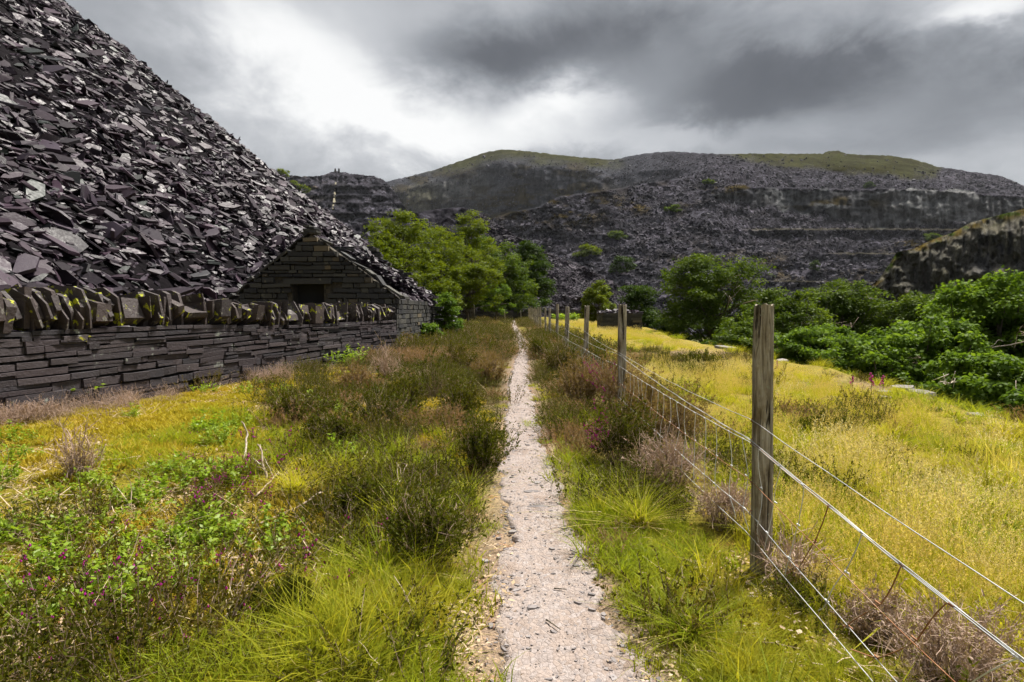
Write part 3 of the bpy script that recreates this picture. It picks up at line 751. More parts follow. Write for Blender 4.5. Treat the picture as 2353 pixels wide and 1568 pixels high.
sets = [heap_slates(27000, -33, 11, 6, 44, .46, .42, .07), heap_slates(15000, -32, 2, -.3, 9, .38, .5), heap_slates(4200, 0, 12, -.3, 9, .40, .4), heap_slates(7000, -24, -4, -.3, 14, .16, .4, .10)]
Cs, Us, Ns, Ls, Ws, Ts = [np.concatenate([s_[j] for s_ in sets]) for j in range(6)]
pu, pv, pw = project(Cs)
inview = (pu > -40) & (pu < 900) & (pv > -40) & (pv < 690) & (pw > 1)
big = np.where(inview, np.sqrt(Ls * Ws) / pw, 0) * (Ns @ unit(np.array([.5, -.5, .4])) + .6)
order = np.argsort(-big)[:300]
mask = (pu > -800) & (pu < 1050) & (pv > -420) & (pw > .5); mask[order] = False
acc_ = Acc()
for kq, mk in ((6, mask & (pw < 16)), (5, mask & (pw >= 16))):
    V, Fs = slabs(Cs[mk], Us[mk], Ns[mk], Ls[mk], Ws[mk], Ts[mk], rng, kq, False)
    acc_.add(V - HL, Fs, np.repeat(rng.uniform(0, 1, mk.sum()), 2 * kq))
o = obj('loose_slate', acc_.mesh('loose_slate'), M_slate, heap)
o['kind'] = 'stuff'
tm = []
one = np.ones(1)
for q in range(14):
    V, Fs = slabs(np.zeros((1, 3)), np.array([[1., 0, 0]]), np.array([[0, 0, 1.]]), one, one, one, rng, 6)
    me_ = npmesh('slate', V, Fs); me_.materials.append(M_slate); tm.append(me_)
for q in order:
    n_ = Ns[q]; u_ = unit(Us[q] - n_ * (Us[q] @ n_)); s_ = np.cross(n_, u_)
    o = obj('slate', tm[int(rng.integers(14))], None, heap)
    M = Matrix(((u_[0] * Ls[q], s_[0] * Ws[q], n_[0] * Ts[q], Cs[q][0] - HL[0]), (u_[1] * Ls[q], s_[1] * Ws[q], n_[1] * Ts[q], Cs[q][1] - HL[1]), (u_[2] * Ls[q], s_[2] * Ws[q], n_[2] * Ts[q], Cs[q][2] - HL[2]), (0, 0, 0, 1)))
    o.matrix_local = M

# ================================================================== DRY-STONE WORK
def stone_mesh(rng, jit=.06, ch=(.03, .05, .06), mat=None, name='stone'):
    st = np.array([-.5, rng.uniform(-.2, .2), .5])
    cx, cyy, cz = ch
    V = []
    for a, x in enumerate(st):
        e = 0 if a == 1 else 1
        hy, hz_ = .5 * (1 - rng.uniform(0, jit) * 1.2), .5
        top = hz_ * (1 - rng.uniform(0, jit) * 2); bot = -hz_ * (1 - rng.uniform(0, jit) * 2)
        fy = -hy * (1 - rng.uniform(0, jit) * 2.5); by = hy
        ch_y, ch_z = cyy * rng.uniform(.4, 1.3), cz * rng.uniform(.4, 1.3)
        if e: ch_y *= 1.4; ch_z *= 1.3
        ring = [(fy + ch_y, bot), (by - ch_y, bot), (by, bot + ch_z), (by, top - ch_z), (by - ch_y, top), (fy + ch_y, top), (fy, top - ch_z), (fy, bot + ch_z)]
        for (y_, z_) in ring: V.append([x + rng.uniform(-1, 1) * cx * e, y_, z_])
    V = np.array(V)
    Q = [[a * 8 + b, a * 8 + (b + 1) % 8, a * 8 + 8 + (b + 1) % 8, a * 8 + 8 + b] for a in range(2) for b in range(8)]
    caps = [[7, 6, 5, 4, 3, 2, 1, 0], [16 + b for b in range(8)]]
    me_ = npmesh(name, V, [np.array(Q), np.array(caps)])
    if mat: me_.materials.append(mat)
    return me_
srng = np.random.default_rng(3)
ST_wall = [stone_mesh(srng, .07, (.02, .02, .03), mat=M_wall) for _ in range(14)]
ST_gable = [stone_mesh(srng, .06, (.02, .02, .03), mat=M_gable) for _ in range(12)]
ST_cope = []
for _q in range(16):                               # upright plates: outline in the y-z plane, thickness along x
    kq = 7
    V, Fs = slabs(np.zeros((1, 3)), np.array([[0, 0, 1.]]), np.array([[1., 0, 0]]), np.ones(1), np.ones(1), np.ones(1), srng, kq)
    an = np.arctan2(V[:, 1], V[:, 2]); rr_ = np.maximum(np.abs(V[:, 1]), np.abs(V[:, 2])) * 2
    f_ = .5 * (.80 + .24 * srng.uniform(0, 1, kq)); f_ = np.concatenate([f_, f_ * 1.03])
    V[:, 1] = V[:, 1] / np.maximum(rr_, .05) * f_ * 2; V[:, 2] = V[:, 2] / np.maximum(rr_, .05) * f_ * 2
    me_ = npmesh('coping_stone', V, Fs); me_.materials.append(M_coping); ST_cope.append(me_)

def place(me_, name, parent, inv, p, xdir, zdir, size):
    """stone with its long side along xdir, courses up zdir, at world point p"""
    x_ = unit(np.asarray(xdir, float)); z_ = unit(np.asarray(zdir, float) - x_ * np.dot(x_, zdir)); y_ = np.cross(z_, x_)
    M = Matrix(((x_[0] * size[0], y_[0] * size[1], z_[0] * size[2], p[0]), (x_[1] * size[0], y_[1] * size[1], z_[1] * size[2], p[1]), (x_[2] * size[0], y_[2] * size[1], z_[2] * size[2], p[2]), (0, 0, 0, 1)))
    o = obj(name, me_, None, parent); o.matrix_local = inv @ M
    return o
def boxmesh(name, P):          # P: 4 base corners (ccw), 4 top corners
    return npmesh(name, np.array(P, float), np.array([[3, 2, 1, 0], [4, 5, 6, 7], [0, 1, 5, 4], [1, 2, 6, 5], [2, 3, 7, 6], [3, 0, 4, 7]]))

wr = np.random.default_rng(8)
wd = unit(WALL_B - WALL_A); WLEN = np.linalg.norm(WALL_B - WALL_A); wn = np.array([wd[1], -wd[0]])   # facing the path
S0 = -4.6
drywall = empty('dry_stone_wall', (WALL_A[0], WALL_A[1], 0))
tag(drywall, 'low dry-stone slate wall with upright lichened coping, running from the left edge to the ruin', 'wall')
inv = Matrix.Translation(-Vector(drywall.location))
def wall_base(s): return .16 + .0 * s - .07 * s / WLEN - .10
def wall_top(s): return 1.085 - .075 * s / WLEN + .02 * math.sin(s * .9)
pts = []
for zf in (lambda s: -.3, lambda s: wall_top(s) - .05):
    for (s_, off) in ((S0, -.10), (WLEN, -.10), (WLEN, -.55), (S0, -.55)):
        q = WALL_A + wd * s_ + wn * off; pts.append([q[0] - WALL_A[0], q[1] - WALL_A[1], zf(s_)])
obj('core', boxmesh('core', pts), M_core, drywall)
NC = 13
hts = wr.uniform(.55, 1.5, NC); hts /= hts.sum(); cum = np.concatenate([[0], np.cumsum(hts)])
cnt = 0
for c_ in range(NC):
    s_ = S0 + wr.uniform(-.3, 0)
    while s_ < WLEN - .05:
        L_ = float(np.clip(wr.lognormal(math.log(.36), .5), .10, .95))
        if s_ + L_ > WLEN: L_ = WLEN - s_
        if L_ < .06: break
        mid = s_ + L_ / 2
        zb, zt = wall_base(mid), wall_top(mid)
        wig = .022 * math.sin(mid * 1.7 + c_ * .8) * (1 if 0 < c_ < NC - 1 else .3)
        z0 = zb + (zt - zb) * cum[c_] + wig; z1 = zb + (zt - zb) * cum[c_ + 1] + wig
        split = wr.uniform() < .22 and (z1 - z0) > .06
        parts = [(z0, z1)] if not split else [(z0, (z0 + z1) / 2), ((z0 + z1) / 2, z1)]
        for (a_, b_) in parts:
            if wr.uniform() < .03: continue
            dep = wr.uniform(.20, .26); pro = wr.uniform(-.018, .012)
            q = WALL_A + wd * mid + wn * (pro - dep / 2)
            th = wr.normal(0, .016)
            o = place(ST_wall[int(wr.integers(14))], 'stone', drywall, inv, [q[0], q[1], (a_ + b_) / 2 + wr.uniform(-.004, .004)],
                      [wd[0], wd[1], th], [0, 0, 1], (L_ - wr.uniform(.004, .016), dep, (b_ - a_) - wr.uniform(.002, .008)))
            cnt += 1
        s_ += L_
print('wall stones', cnt)
s_ = S0
while s_ < WLEN - .02:
    th = float(np.clip(wr.lognormal(math.log(.05), .5), .02, .16))
    hh = wr.uniform(.32, .47) * (1.06 if s_ < 3 else 1.0)
    blocky = wr.uniform() < .07
    if blocky: th = wr.uniform(.20, .36); hh *= wr.uniform(.75, 1.0)
    lean = wr.normal(-.14, .10) if not blocky else wr.normal(0, .05)
    z0 = wall_top(s_)
    q = WALL_A + wd * (s_ + th / 2) + wn * (-.24 + wr.uniform(-.04, .06))
    zd = np.array([wd[0] * lean, wd[1] * lean, 1.0])
    xd = np.array([wd[0], wd[1], -lean])
    xd = xd + np.array([wn[0], wn[1], 0]) * wr.normal(0, .05)
    place(ST_cope[int(wr.integers(16))], 'coping_stone', drywall, inv, [q[0] + zd[0] * hh / 2, q[1] + zd[1] * hh / 2, z0 + hh / 2 - .012], xd, zd, (th * 1.02, wr.uniform(.40, .56), hh))
    s_ += th * wr.uniform(.92, 1.02)

# --- ruined gable building
gr_ = np.random.default_rng(17)
GYF, GYB = 15.1, 21.2
apex = at(np.array(712.), np.array(533.), GYF); le = at(np.array(522.), np.array(692.), GYF); re_ = at(np.array(913.), np.array(680.), GYF)
ruin = empty('ruined_slate_building', (float((le[0] + re_[0]) / 2), GYF, 0))
tag(ruin, 'roofless ruined slate building whose pointed gable stands against the heap', 'ruin')
RL = np.array(ruin.location); invr = Matrix.Translation(-Vector(ruin.location))
X0, X1, XA = float(le[0]), float(re_[0]), float(apex[0]); ZE, ZA = float(min(le[2], re_[2])), float(apex[2])
def gable_top(x):
    return np.interp(x, [X0, XA, X1], [le[2], apex[2], re_[2]])
o1 = at(np.array([668., 742.]), np.array([653., 690.]), GYF)
OX0, OX1, OZ1, OZ0 = float(o1[0][0]), float(o1[1][0]), float(o1[0][2]), float(o1[1][2]) - .15
# core of the front gable with the opening left free
def prism(name, poly, y0, y1):
    n = len(poly)
    V = np.array([[p[0], y0, p[1]] for p in poly] + [[p[0], y1, p[1]] for p in poly]) - RL
    Fs = [np.array([list(range(n))]), np.array([[2 * n - 1 - b for b in range(n)]]), np.array([[(b + 1) % n, b, n + b, n + (b + 1) % n] for b in range(n)])]
    return npmesh(name, V, Fs)
gy0, gy1 = GYF + .10, GYF + .50
e_ = .05
obj('gable_core', prism('gable_core', [(X0 + .06, -.3), (OX0, -.3), (OX0, OZ1 + .02), (OX0, float(gable_top(OX0)) - e_), (X0 + .06, le[2] - e_)], gy0, gy1), M_mortar, ruin)
obj('gable_core', prism('gable_core', [(OX1, -.3), (X1 - .04, -.3), (X1 - .04, re_[2] - e_), (OX1, float(gable_top(OX1)) - e_)], gy0 + .002, gy1), M_mortar, ruin)
obj('gable_core', prism('gable_core', [(OX0, OZ1 + .05), (OX1, OZ1 + .05), (OX1, float(gable_top(OX1)) - e_), (XA, ZA - e_), (OX0, float(gable_top(OX0)) - e_)], gy0 + .004, gy1), M_mortar, ruin)
obj('gable_core', prism('gable_core', [(OX0, -.3), (OX1, -.3), (OX1, OZ0), (OX0, OZ0)], gy0 + .006, gy1), M_mortar, ruin)
m, nt = new_mat('recess_shade'); k = NT(nt); k.principled((.02, .019, .018, 1), .95); M_recess_shade = m
obj('recess_back', prism('recess_back', [(OX0 - .1, OZ0 - .1), (OX1 + .1, OZ0 - .1), (OX1 + .1, OZ1 + .1), (OX0 - .1, OZ1 + .1)], gy1 + .01, gy1 + .08), M_recess_shade, ruin)  # dark panel stands in for the shade inside the opening
z_ = .45; cnt = 0
while z_ < ZA - .06:
    hc = gr_.uniform(.06, .16)
    if z_ > 2.5: hc = gr_.uniform(.08, .18)
    # span of this course
    xa = np.interp(z_ + hc, [le[2], apex[2]], [X0, XA]) if z_ + hc > le[2] else X0
    xb = np.interp(-(z_ + hc), [-apex[2], -re_[2]], [XA, X1]) if z_ + hc > re_[2] else X1
    x_ = xa + gr_.uniform(-.09, .06)
    while x_ < xb - .03:
        L_ = float(np.clip(gr_.lognormal(math.log(.30), .55), .08, .8))
        if x_ + L_ > xb: L_ = max(.08, xb - x_)
        mid = x_ + L_ / 2
        cutop = (mid > OX0 - L_ * .35) and (mid < OX1 + L_ * .35) and (z_ + hc * .6 > OZ0) and (z_ + hc * .4 < OZ1 + .16)
        if not cutop:
            dep = gr_.uniform(.17, .22); pro = gr_.uniform(-.03, .03)
            place(ST_gable[int(gr_.integers(12))], 'stone', ruin, invr, [mid, GYF + .10 + pro - .02 - dep / 2 + .1, z_ + hc / 2], [1, 0, gr_.normal(0, .02)], [0, 0, 1], (L_ - gr_.uniform(.008, .04), dep, hc - gr_.uniform(.004, .03)))
            cnt += 1
        x_ += L_
    z_ += hc
place(ST_gable[1], 'lintel', ruin, invr, [(OX0 + OX1) / 2 + .02, GYF + .07, OZ1 + .07], [1, 0, .005], [0, 0, 1], (OX1 - OX0 + .42, .28, .15))
# verge slates on the left slope and broken ones on the right
for side, (A_, B_) in enumerate((((X0, le[2]), (XA, ZA)), ((XA, ZA), (X1, re_[2])))):
    A_ = np.array(A_, float); B_ = np.array(B_, float); Ln = np.linalg.norm(B_ - A_); s_ = 0
    dv = (B_ - A_) / Ln; nv_ = np.array([-dv[1], dv[0]])
    while s_ < Ln - .1:
        L_ = gr_.uniform(.22, .5)
        if gr_.uniform() < (.82 if side == 0 else .55):
            p_ = A_ + dv * (s_ + L_ / 2) + nv_ * (.02 + gr_.uniform(-.03, .05))
            tilt = gr_.normal(0, .05 if side == 0 else .18)
            dd = np.array([dv[0] * math.cos(tilt) - dv[1] * math.sin(tilt), 0, dv[0] * math.sin(tilt) + dv[1] * math.cos(tilt)])
            place(ST_gable[int(gr_.integers(12))], 'verge_slate', ruin, invr, [p_[0], GYF + .22, p_[1]], dd, [-dd[2], 0, dd[0]], (L_ * gr_.uniform(.6, 1.1), gr_.uniform(.40, .60), gr_.uniform(.03, .10)))
        s_ += L_ * .97
for q in range(5):
    place(ST_gable[q], 'ridge_stone', ruin, invr, [XA + gr_.uniform(-.12, .12), GYF + .2, ZA - .02 + q * .045], [1, gr_.normal(0, .2), gr_.normal(0, .06)], [0, 0, 1], (.42 - q * .06, .3, .06))
# right side wall running back
zs = .2
while zs < re_[2]:
    hc = gr_.uniform(.09, .16); y_ = GYF + .08
    while y_ < GYB:
        L_ = gr_.uniform(.25, .7)
        lim = re_[2] - .15 * fbm(np.array(y_ * 1.3), np.array(2.), 4, 3) - .05
        if zs + hc < lim + .12:
            dep = gr_.uniform(.17, .22)
            place(ST_gable[int(gr_.integers(12))], 'stone', ruin, invr, [X1 + .0 - dep / 2 + gr_.uniform(-.015, .02), y_ + L_ / 2 + .12, zs + hc / 2], [0, 1, gr_.normal(0, .01)], [0, 0, 1], (L_ - .015, dep, hc - .012)); cnt += 1
        y_ += L_
    zs += hc
pts = [[X1 - .55, GYF + .5, -.3], [X1 - .10, GYF + .5, -.3], [X1 - .10, GYB, -.3], [X1 - .55, GYB, -.3]]
pts = pts + [[a, b, re_[2] - .22] for a, b, c in pts]
obj('side_core', boxmesh('side_core', np.array(pts) - RL), M_mortar, ruin)
# rear gable, broken into steps, with loose slates on top
ap2 = at(np.array(838.), np.array(572.), GYB); re2 = at(np.array(992.), np.array(686.), GYB); le2x = X0
rear = [(X0, -.3), (float(re2[0]), -.3), (float(re2[0]), float(re2[2]) - .1), (float(ap2[0]) + .2, float(ap2[2]) - .12), (float(ap2[0]) - .4, float(ap2[2]) - .2), (X0, 1.4)]
obj('rear_core', prism('rear_core', rear, GYB + .12, GYB + .5), M_mortar, ruin)
z_ = .8
while z_ < ap2[2] + .05:
    hc = gr_.uniform(.07, .13)
    xb = float(np.interp(-(z_ + hc), [-ap2[2], -re2[2]], [ap2[0] + .15, re2[0]])) + gr_.uniform(-.18, .10)
    x_ = max(X0, float(ap2[0]) - 1.2)
    while x_ < xb:
        L_ = gr_.uniform(.2, .6)
        place(ST_gable[int(gr_.integers(12))], 'stone', ruin, invr, [x_ + L_ / 2, GYB + .05 + gr_.uniform(-.05, .05), z_ + hc / 2], [1, gr_.normal(0, .05), gr_.normal(0, .02)], [0, 0, 1], (L_, .34, hc - .008)); cnt += 1
        x_ += L_
    z_ += hc
print('ruin stones', cnt)
N = 420
tt = gr_.uniform(0, 1, N)
C = np.stack([lerp(ap2[0] - .1, re2[0] + .1, tt) + gr_.normal(0, .12, N), GYB - gr_.uniform(-.2, 1.6, N), lerp(ap2[2], re2[2], tt) - gr_.uniform(-.05, .35, N)], -1)
Nn = unit(np.array([.35, -.1, .9]) + gr_.normal(0, .3, (N, 3))); L = gr_.uniform(.15, .5, N)
V, Fs = slabs(C, gr_.normal(0, 1, (N, 3)), Nn, L, L * .55, gr_.uniform(.02, .06, N), gr_)
V[:, 2] = np.maximum(V[:, 2], .2)
o = obj('fallen_roof_slates', npmesh('fallen_roof_slates', V - RL, Fs, {'rnd': np.repeat(gr_.uniform(0, .8, N), 12)}), M_slate, ruin); o['kind'] = 'stuff'
# collapsed roof slates between the gables
N = 900
C = np.stack([gr_.uniform(XA - .3, X1 - .2, N), gr_.uniform(GYF + .6, GYB, N), np.zeros(N)], -1)
C[:, 2] = np.interp(C[:, 0], [XA, X1], [ZA - 1.1, re_[2] - .15]) + gr_.uniform(-.15, .05, N)
Nn = unit(np.array([.5, -.1, .8]) + gr_.normal(0, .25, (N, 3))); L = gr_.uniform(.2, .6, N)
V, Fs = slabs(C, gr_.normal(0, 1, (N, 3)), Nn, L, L * .6, gr_.uniform(.02, .05, N), gr_)
o = obj('roof_debris', npmesh('roof_debris', V - RL, Fs, {'rnd': np.repeat(gr_.uniform(0, .8, N), 12)}), M_slate, ruin); o['kind'] = 'stuff'
slope = np.array([[XA - .3, GYF + .6, ZA - 1.3], [X1 - .3, GYF + .6, re_[2] - .3], [X1 - .3, GYB, re_[2] - .3], [XA - .3, GYB, ZA - 1.3]])
obj('debris_bank', boxmesh('debris_bank', np.concatenate([slope * [1, 1, 0] + [0, 0, .0], slope]) - RL), M_core, ruin)

# --- small stone pen / hut in the field
def rough_block(name, label, cat, x0, x1, y0, y1, z0, z1, hc_rng, L_rng, seed, mats=ST_gable, rubble=60, topslope=0.0, side=True):
    r = np.random.default_rng(seed)
    root = empty(name, ((x0 + x1) / 2, y0, z0)); tag(root, label, cat)
    rl = np.array(root.location); iv = Matrix.Translation(-Vector(root.location))
    ins = .1
    pts = [[x0 + ins, y0 + ins, z0 - .4], [x1 - ins, y0 + ins, z0 - .4], [x1 - ins, y1, z0 - .4], [x0 + ins, y1, z0 - .4]]
    pts += [[a, b, z1 - .12] for a, b, c in pts]
    obj('core', boxmesh('core', np.array(pts) - rl), M_core, root)
    for face in ((0, 1, 2) if side else (0,)):
        z = z0 - .05
        a0, a1 = (x0, x1) if face == 0 else (y0 + .12, y1)
        while z < z1:
            hc = r.uniform(*hc_rng); a = a0
            while a < a1 - .02:
                L_ = min(r.uniform(*L_rng), a1 - a)
                if L_ < .05: break
                top = z1 - .25 * fbm(np.array(a * .8), np.array(face * 5.), seed, 3) + topslope * (a - a0)
                if z + hc < top + .1:
                    dep = r.uniform(.18, .26); pr_ = r.uniform(-.03, .03)
                    if face == 0: p_, xd = [a + L_ / 2, y0 + dep / 2 + pr_, z + hc / 2], [1, 0, r.normal(0, .012)]
                    else:
                        xx = (x0 + dep / 2 + pr_) if face == 1 else (x1 - dep / 2 - pr_)
                        p_, xd = [xx, a + L_ / 2, z + hc / 2], [0, 1, r.normal(0, .012)]
                    place(mats[int(r.integers(len(mats)))], 'stone', root, iv, p_, xd, [0, 0, 1], (L_ - .012, dep, hc - .01))
                a += L_
            z += hc
    if rubble:
        N = rubble
        C = np.stack([r.uniform(x0, x1, N), r.uniform(y0, min(y1, y0 + 1.5), N), np.zeros(N)], -1)
        C[:, 2] = z1 - .08 + topslope * (C[:, 0] - x0) + r.uniform(-.05, .22, N) * (1 - np.abs((C[:, 0] - (x0 + x1) / 2) / (x1 - x0) * 1.6).clip(0, 1))
        Nn = unit(np.array([0, -.1, 1.]) + r.normal(0, .25, (N, 3))); L = r.uniform(.2, .6, N)
        V, Fs = slabs(C, r.normal(0, 1, (N, 3)), Nn, L, L * .6, r.uniform(.04, .10, N), r)
        o = obj('rubble_top', npmesh('rubble_top', V - rl, Fs, {'rnd': np.repeat(r.uniform(0, .9, N), 12)}), M_slate, root); o['kind'] = 'stuff'
    return root
h0 = at(np.array(1384.), np.array(762.), 33.); h1 = at(np.array(1476.), np.array(762.), 33.)
hz1 = float(at(np.array(1400.), np.array(716.), 33.)[2])
rough_block('stone_pen', 'small square slate-stone pen with rubble top standing among trees in the field', 'stone hut', float(h0[0]), float(h1[0]), 33., 35.4, -.05, hz1, (.09, .15), (.25, .7), 21, rubble=110)
e0 = at(np.array(1035.), np.array(745.), 62.); e1 = at(np.array(1178.), np.array(745.), 70.)
rough_block('boundary_wall', 'long low dark slate wall crossing the end of the path under the trees', 'wall', float(e0[0]), float(e1[0]), 66., 66.6, -.1, float(at(np.array(1100.), np.array(713.), 66.)[2]), (.16, .26), (.5, 1.2), 22, rubble=60, side=False)
e0 = at(np.array(1262.), np.array(735.), 78.); e1 = at(np.array(1350.), np.array(735.), 78.)
rough_block('field_wall', 'low dark slate wall beyond the far fence posts at the foot of the tip', 'wall', float(e0[0]), float(e1[0]), 78., 78.6, -.3, float(at(np.array(1300.), np.array(711.), 78.)[2]), (.18, .28), (.5, 1.2), 23, rubble=30, side=False)
# little slate-roofed shelter at the path's end
sx = at(np.array([1178., 1216.]), np.array([722., 722.]), 71.)
sh = rough_block('slate_shelter', 'tiny slate-roofed shelter at the far end of the path', 'shelter', float(sx[0][0]), float(sx[1][0]), 71., 73., -.1, float(at(np.array(1190.), np.array(714.), 71.)[2]), (.16, .26), (.4, .9), 24, rubble=0)
ro = boxmesh('roof', np.array([[sx[0][0] - .15, 70.7, 0], [sx[1][0] + .15, 70.7, 0], [sx[1][0] + .15, 73.3, 0], [sx[0][0] - .15, 73.3, 0], [sx[0][0] - .15, 70.7, .12], [sx[1][0] + .15, 70.7, .10], [sx[1][0] + .15, 73.3, .4], [sx[0][0] - .15, 73.3, .42]]) + [0, 0, float(at(np.array(1190.), np.array(713.), 71.)[2])] - np.array(sh.location))
obj('roof', ro, M_slate, sh)

# ================================================================== WIRE FENCE
fr_ = np.random.default_rng(4)
FX, FY0, FS = 1.215, 2.80, 3.80
fence = empty('wire_fence', (FX, FY0, 0)); tag(fence, 'sheep-netting fence on weathered round wooden posts beside the path', 'fence')
FL = np.array(fence.location)
POST_U = [1757, 1445, 1347, 1302, 1278, 1262, 1248]
def fence_x(y): return FX - .0 * y
npost = 18
POSTS = {}
for q in range(-1, npost):
    y = FY0 + FS * q
    x = FX + (fr_.normal(0, .03) if q > 1 else 0)
    top = {0: 700, 1: 700, 2: 703, 3: 705, 4: 699, 5: 709, 6: 708}.get(q, 708 + fr_.uniform(-3, 3))
    zt = float(at(np.array(1300.), np.array(float(top)), y)[2]) if q >= 0 else 1.25
    zb = float(ground_z(x, y)) - .35
    r0 = .051 if q == 0 else fr_.uniform(.043, .056)
    lx, ly = (fr_.normal(0, .012), fr_.normal(0, .012)) if q != 0 else (-.004, 0)
    if q == 4: lx = .02
    nr, kk = 15, 20
    an = np.arange(kk) * 2 * math.pi / kk
    rad_an = 1 + .06 * np.sin(an * 2 + q) + fr_.uniform(-.07, .05, kk)
    V = []
    for a_ in range(nr):
        f_ = a_ / (nr - 1); z = zb + (zt - zb) * f_
        rr_ = r0 * (1.04 - .10 * f_) * rad_an * (1 + fr_.uniform(-.018, .018, kk)) * (1 - .05 * (a_ == nr - 1))
        bx, by = lx * f_ * 1.5 + .006 * math.sin(f_ * 5 + q), ly * f_ * 1.5
        zz = z + (fr_.uniform(-.010, .006, kk) if a_ == nr - 1 else 0)
        V.append(np.stack([x + bx + rr_ * np.cos(an), y + by + rr_ * np.sin(an), np.broadcast_to(zz, (kk,))], -1))
    V.append(V[-1] * [1, 1, 1]); V.append(np.array([[x + lx * 1.5 + .006 * math.sin(5 + q), y + ly * 1.5, zt - .012]]))
    V = np.concatenate(V)
    Qs = [[a_ * kk + b_, a_ * kk + (b_ + 1) % kk, (a_ + 1) * kk + (b_ + 1) % kk, (a_ + 1) * kk + b_] for a_ in range(nr - 1) for b_ in range(kk)]
    Tt = [[nr * kk + b_, nr * kk + (b_ + 1) % kk, (nr + 1) * kk] for b_ in range(kk)]
    o = obj('post', npmesh('post', V - np.array([x, y, zb]), [np.array(Qs), np.array(Tt)], None, True), M_post, fence)
    o.location = Vector((x, y, zb)) - Vector(fence.location)
    POSTS[q] = o
    if q == 0: o['label'] = 'nearest tall grey post with cracked grain'
PYS = FY0 + FS * np.arange(-1, npost)
def strand(z_at, sag, name, mat, r, yend, side=-.055, twist=0.0, ys=-1.0, k=5):
    y = np.arange(ys, yend, .06 if yend < 14 else .12)
    z = np.interp(y, *zip(*z_at))
    ph_ = ((y - FY0) / FS) % 1.0
    z = z - sag * 4 * ph_ * (1 - ph_) + .0015 * np.sin(y * 9 + r * 900)
    xx = FX + side + .006 * np.sin(y * 1.3 + r * 500)
    P = np.stack([xx, y, z], -1)
    if twist:
        V1, F1 = tube(P + np.stack([np.cos(y * 60) * twist, y * 0, np.sin(y * 60) * twist], -1), r, k)
        V2, F2 = tube(P - np.stack([np.cos(y * 60) * twist, y * 0, np.sin(y * 60) * twist], -1), r, k)
        a = Acc(); a.add(V1, F1); a.add(V2, F2); me_ = a.mesh(name); me_.transform(Matrix.Translation(-Vector(fence.location)))
        return obj(name, me_, mat, fence)
    V, Fs = tube(P, r, k)
    return obj(name, npmesh(name, V - FL, Fs, None, True), mat, fence)
ZS = {'top': [(-1, .52), (1.365, .655), (2.8, .755), (6.6, .81), (10.4, .95), (14.2, 1.0), (70, 1.0)],
      'barb': [(-1, .38), (1.365, .53), (2.8, .655), (6.6, .79), (10.4, .78), (14.2, .85), (70, .85)],
      'net': [(-1, .36), (1.365, .512), (2.8, .640), (6.6, .655), (10.4, .62), (14.2, .62), (70, .60)],
      'mid': [(-1, .14), (1.68, .345), (2.8, .455), (6.6, .46), (10.4, .42), (70, .40)],
      'low': [(-1, .0), (1.5, .16), (2.8, .29), (6.6, .30), (10.4, .25), (70, .25)],
      'foot': [(-1, -.02), (1.5, .08), (2.8, .18), (6.6, .18), (10.4, .15), (70, .15)]}
strand(ZS['top'], .03, 'top_wire', M_wire, .0018, 70, -.05)
strand(ZS['barb'], .03, 'twisted_wire', M_wire, .0016, 40, -.056, .0022)
strand(ZS['net'], .02, 'net_top_strand', M_wire, .0020, 70, -.052)
strand([(a, b - .012) for a, b in ZS['barb'][:3]], .03, 'rusty_strand', M_rust, .0016, 2.8, -.05)
strand(ZS['mid'], .02, 'net_strand', M_rust, .0019, 30)
strand(ZS['low'], .02, 'net_strand', M_wire, .0018, 20)
strand(ZS['foot'], .02, 'net_strand', M_wire, .0018, 16)
def zat(kx, y):
    ph_ = ((y - FY0) / FS) % 1.0
    return float(np.interp(y, *zip(*ZS[kx]))) - (.03 if kx in ('top', 'barb') else .02) * 4 * ph_ * (1 - ph_)
ysv = .7; q = 0
while ysv < 15:
    lean = float(np.interp(ysv, [.7, 1.7, 2.4, 2.9, 4.5, 7, 15], [.22, .17, .06, -.02, .05, .10, .10])) + fr_.normal(0, .02)
    ks = ['net', 'mid', 'low', 'foot']
    P = []
    for a_, kk in enumerate(ks):
        yy = ysv + lean * a_ * .8
        P.append([FX - .054 + (.012 if a_ % 2 else 0) + .006 * math.sin(yy * 1.3), yy, zat(kk, yy)])
    P = np.array(P); fine = np.stack([np.interp(np.linspace(0, 3, 13), range(4), P[:, c_]) for c_ in range(3)], -1)
    fine[:, 0] += .006 * np.sin(np.linspace(0, 9, 13) + q); fine[:, 1] += .012 * np.sin(np.linspace(0, 6, 13) + q * 2)
    V, Fs = tube(fine, .0022, 4)
    kn = Acc(); kn.add(V, Fs)
    for p_ in P[:3]:
        Vk, Fk = tube(np.array([p_ + [0, -.012, 0], p_ + [-.004, 0, .002], p_ + [0, .012, 0]]), .0034, 5); kn.add(Vk, Fk)
    me_ = kn.mesh('stay_wire'); me_.transform(Matrix.Translation(-Vector(fence.location)))
    obj('stay_wire', me_, M_rust if (ysv < 2.3 and q % 3) else M_stay, fence)
    ysv += .2; q += 1
for q in range(3):                                   # staples
    for kx in ('top', 'barb', 'net', 'mid', 'low'):
        yy = FY0 + FS * q; zz = zat(kx, yy)
        P = np.array([[FX - .040, yy - .004, zz + .012], [FX - .058, yy - .004, zz + .010], [FX - .060, yy, zz - .002], [FX - .056, yy + .003, zz - .012], [FX - .040, yy + .004, zz - .013]])
        V, Fs = tube(P, .0022, 5); obj('staple', npmesh('staple', V - FL - np.array(POSTS[q].location), Fs), M_rust, POSTS[q])
